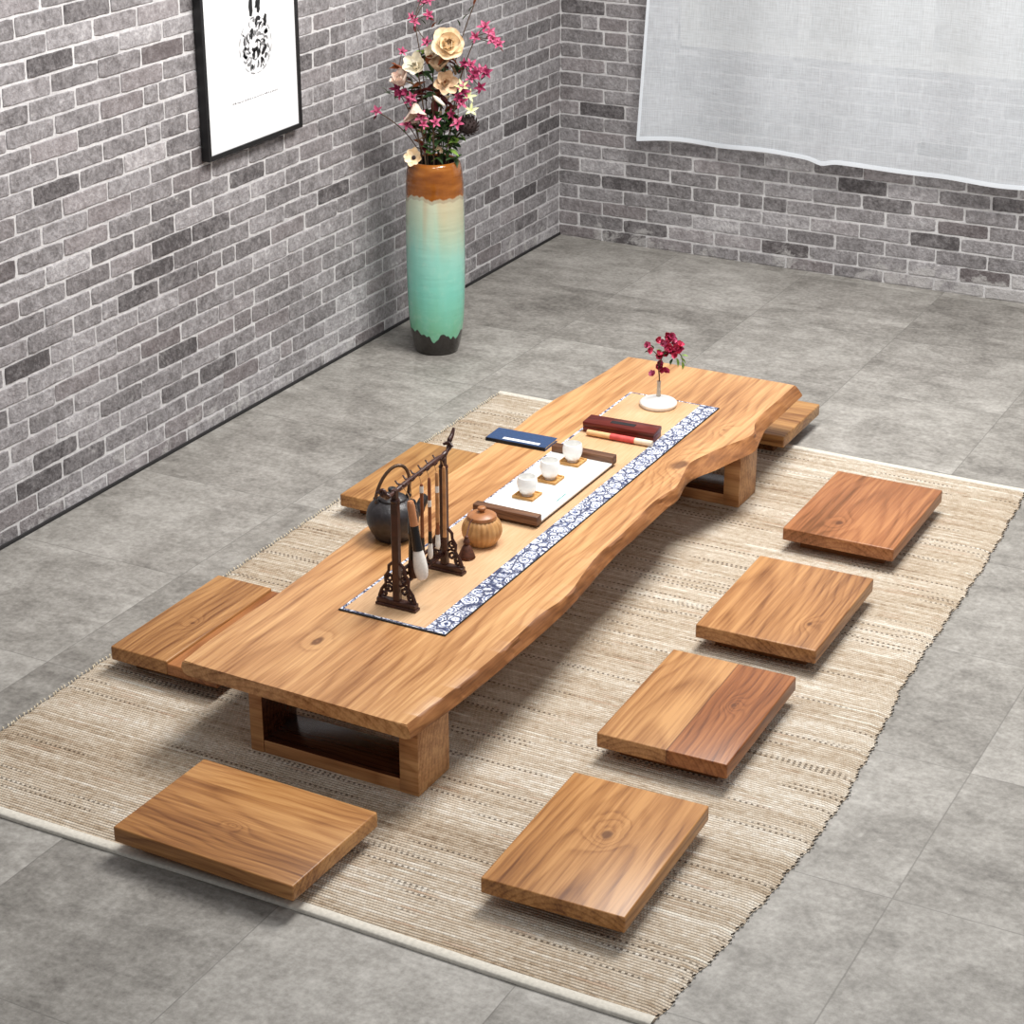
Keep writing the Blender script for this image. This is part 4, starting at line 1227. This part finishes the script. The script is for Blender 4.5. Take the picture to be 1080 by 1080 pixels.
# ------------------------------------------------------------------ framed ink print on the left wall
m_fblk = simple('black_frame', (18, 18, 20), .4)
m_paper = simple('white_print_paper', (238, 238, 240), .6, var=.015, scale=8)
FZ0, FZ1, FY0, FY1, FD = .808, 1.62, -2.280, -1.798, .026
fr = thing('framed_print', (0, FY0, FZ0), 'black framed ink print on white paper hanging on the brick wall', 'picture')
fr.location = (.006, FY0, FZ0)
fwid, fht = FY1 - FY0, FZ1 - FZ0
bm = bmesh.new()
for lo, hi in (((0, 0, 0), (FD, .014, fht)), ((0, fwid - .014, 0), (FD, fwid, fht)), ((0, .014, 0), (FD, fwid - .014, .014)), ((0, .014, fht - .014), (FD, fwid - .014, fht))):
    add_box(bm, lo, hi, .001, 1)
build('picture_frame', bm, m_fblk, fr, smooth=False)
pp = box('print_sheet', (.002, .013, .013), (FD - .005, fwid - .013, fht - .013), m_paper, fr, 0)
# ink drawing: loose brush strokes forming a round shape hanging under a dark stalk
def ink(name, strokes, mat, parent, depth):
    bm = bmesh.new()
    for pts, w in strokes:
        L_, R_ = [], []
        for i, p in enumerate(pts):
            q0 = Vector(pts[max(0, i-1)]); q1 = Vector(pts[min(len(pts)-1, i+1)])
            tdir = (q1 - q0).normalized(); nn = Vector((-tdir.y, tdir.x))
            ww = w * (.35 + .65 * math.sin(PI * (i + .6) / (len(pts) + .2)))
            a = Vector(p) + nn * ww; c = Vector(p) - nn * ww
            L_.append(bm.verts.new((depth, a.x, a.y))); R_.append(bm.verts.new((depth, c.x, c.y)))
        for i in range(len(pts) - 1):
            bm.faces.new((L_[i], L_[i+1], R_[i+1], R_[i]))
    return build(name, bm, mat, parent, smooth=False)
m_ink = simple('black_ink', (26, 26, 28), .7)
m_ink2 = simple('grey_ink_wash', (138, 138, 140), .7, var=.3, scale=80)
ri = random.Random(21)
cy0, cz0, R0 = -2.018 - FY0, 1.092 - FZ0, .080
dark, wash = [], []
for k in range(84):
    a = ri.uniform(0, 2 * PI); r_ = R0 * math.sqrt(ri.uniform(.02, .92))
    p = (cy0 + r_ * math.cos(a), cz0 + r_ * math.sin(a) * 1.0)
    a2 = a + PI / 2 + ri.uniform(-.6, .6); l_ = ri.uniform(.008, .028)
    st = [(p[0] + math.cos(a2 + j * .25) * l_ * j / 4, p[1] + math.sin(a2 + j * .25) * l_ * j / 4) for j in range(5)]
    st = [q for q in st if math.hypot(q[0] - cy0, q[1] - cz0) < R0]
    if len(st) > 2: (dark if k % 4 == 0 else wash).append((st, ri.uniform(.0015, .006) * (.8 if k % 3 == 0 else 1.2)))
for a0 in [PI * 2 * k / 16 for k in range(16)]:
    if ri.random() < .8:
        wash.append(([(cy0 + R0 * math.cos(a0 + j * .07), cz0 + R0 * math.sin(a0 + j * .07)) for j in range(5)], ri.uniform(.001, .0028)))
for (y_, z_, dy, dz, w) in ((-.018, .085, .004, .055, .010), (-.010, .14, -.006, .05, .008), (.022, .15, .010, .055, .012), (.006, .105, .016, .03, .005), (-.012, .19, .004, .06, .010), (.02, .20, -.004, .06, .011), (.0, .26, .008, .05, .012), (.018, .09, .008, .035, .009), (.05, .05, .006, .03, .008), (.028, -.03, .024, .018, .008), (-.02, .02, .006, .03, .006)):
    dark.append(([(cy0 + y_ + dy * j / 4 + .002 * math.sin(j * 2), cz0 + z_ + dz * j / 4) for j in range(5)], w))
ink('ink_drawing', dark, m_ink, pp, FD - .0045)['label'] = 'black brush strokes'
ink('ink_wash', wash, m_ink2, pp, FD - .0047)['label'] = 'grey wash strokes'
cap = []
yk = -2.146 - FY0
m_cap = simple('grey_caption_ink', (112, 112, 116), .7)
while yk < -1.915 - FY0:
    w_ = ri.uniform(.003, .009)
    cap.append(([(yk + w_ * j / 2, .945 - FZ0 + ri.uniform(-.0012, .0012)) for j in range(3)], ri.uniform(.0012, .0026)))
    yk += w_ + ri.uniform(.002, .007)
ink('caption', cap, m_cap, pp, FD - .0046)['label'] = 'one line of tiny grey caption lettering'

# ------------------------------------------------------------------ light
def area(name, loc, target, size, power, color=(1, 1, 1), sy=None):
    l = bpy.data.lights.new(name, 'AREA'); l.energy = power; l.color = color
    l.size = size
    if sy: l.shape = 'RECTANGLE'; l.size_y = sy
    o = bpy.data.objects.new(name, l); COL.objects.link(o)
    o.location = loc
    o.rotation_euler = (Vector(target) - Vector(loc)).to_track_quat('-Z', 'Y').to_euler()
    return o
area('overhead_softbox', (1.9, -1.95, 3.1), (1.9, -2.05, 0), 1.0, 138, (1.0, .98, .945), 1.3)
area('front_fill', (4.0, -5.2, 3.1), (1.2, -2.2, .3), .6, 20, (1.0, .99, .98))
area('wall_softbox', (1.35, -3.4, 2.4), (0, -2.6, .7), .6, 23, (1.0, .99, .98))
w = bpy.data.worlds.new('studio'); bpy.context.scene.world = w
w.use_nodes = True
w.node_tree.nodes['Background'].inputs[0].default_value = (.93, .96, 1.0, 1)
w.node_tree.nodes['Background'].inputs[1].default_value = .30

# ------------------------------------------------------------------ camera
cam = bpy.data.cameras.new('camera')
cam.sensor_width = 36; cam.lens = 2190 / 1080 * 36
cam.clip_end = 50
co = bpy.data.objects.new('camera', cam); COL.objects.link(co)
co.location = (3.478, -6.979, 2.3)
co.rotation_euler = (PI / 2 - .4199, 0, .4855)
sc_ = bpy.context.scene
sc_.camera = co
sc_.view_settings.view_transform = 'Standard'
sc_.view_settings.look = 'None'
sc_.view_settings.exposure = 0.0
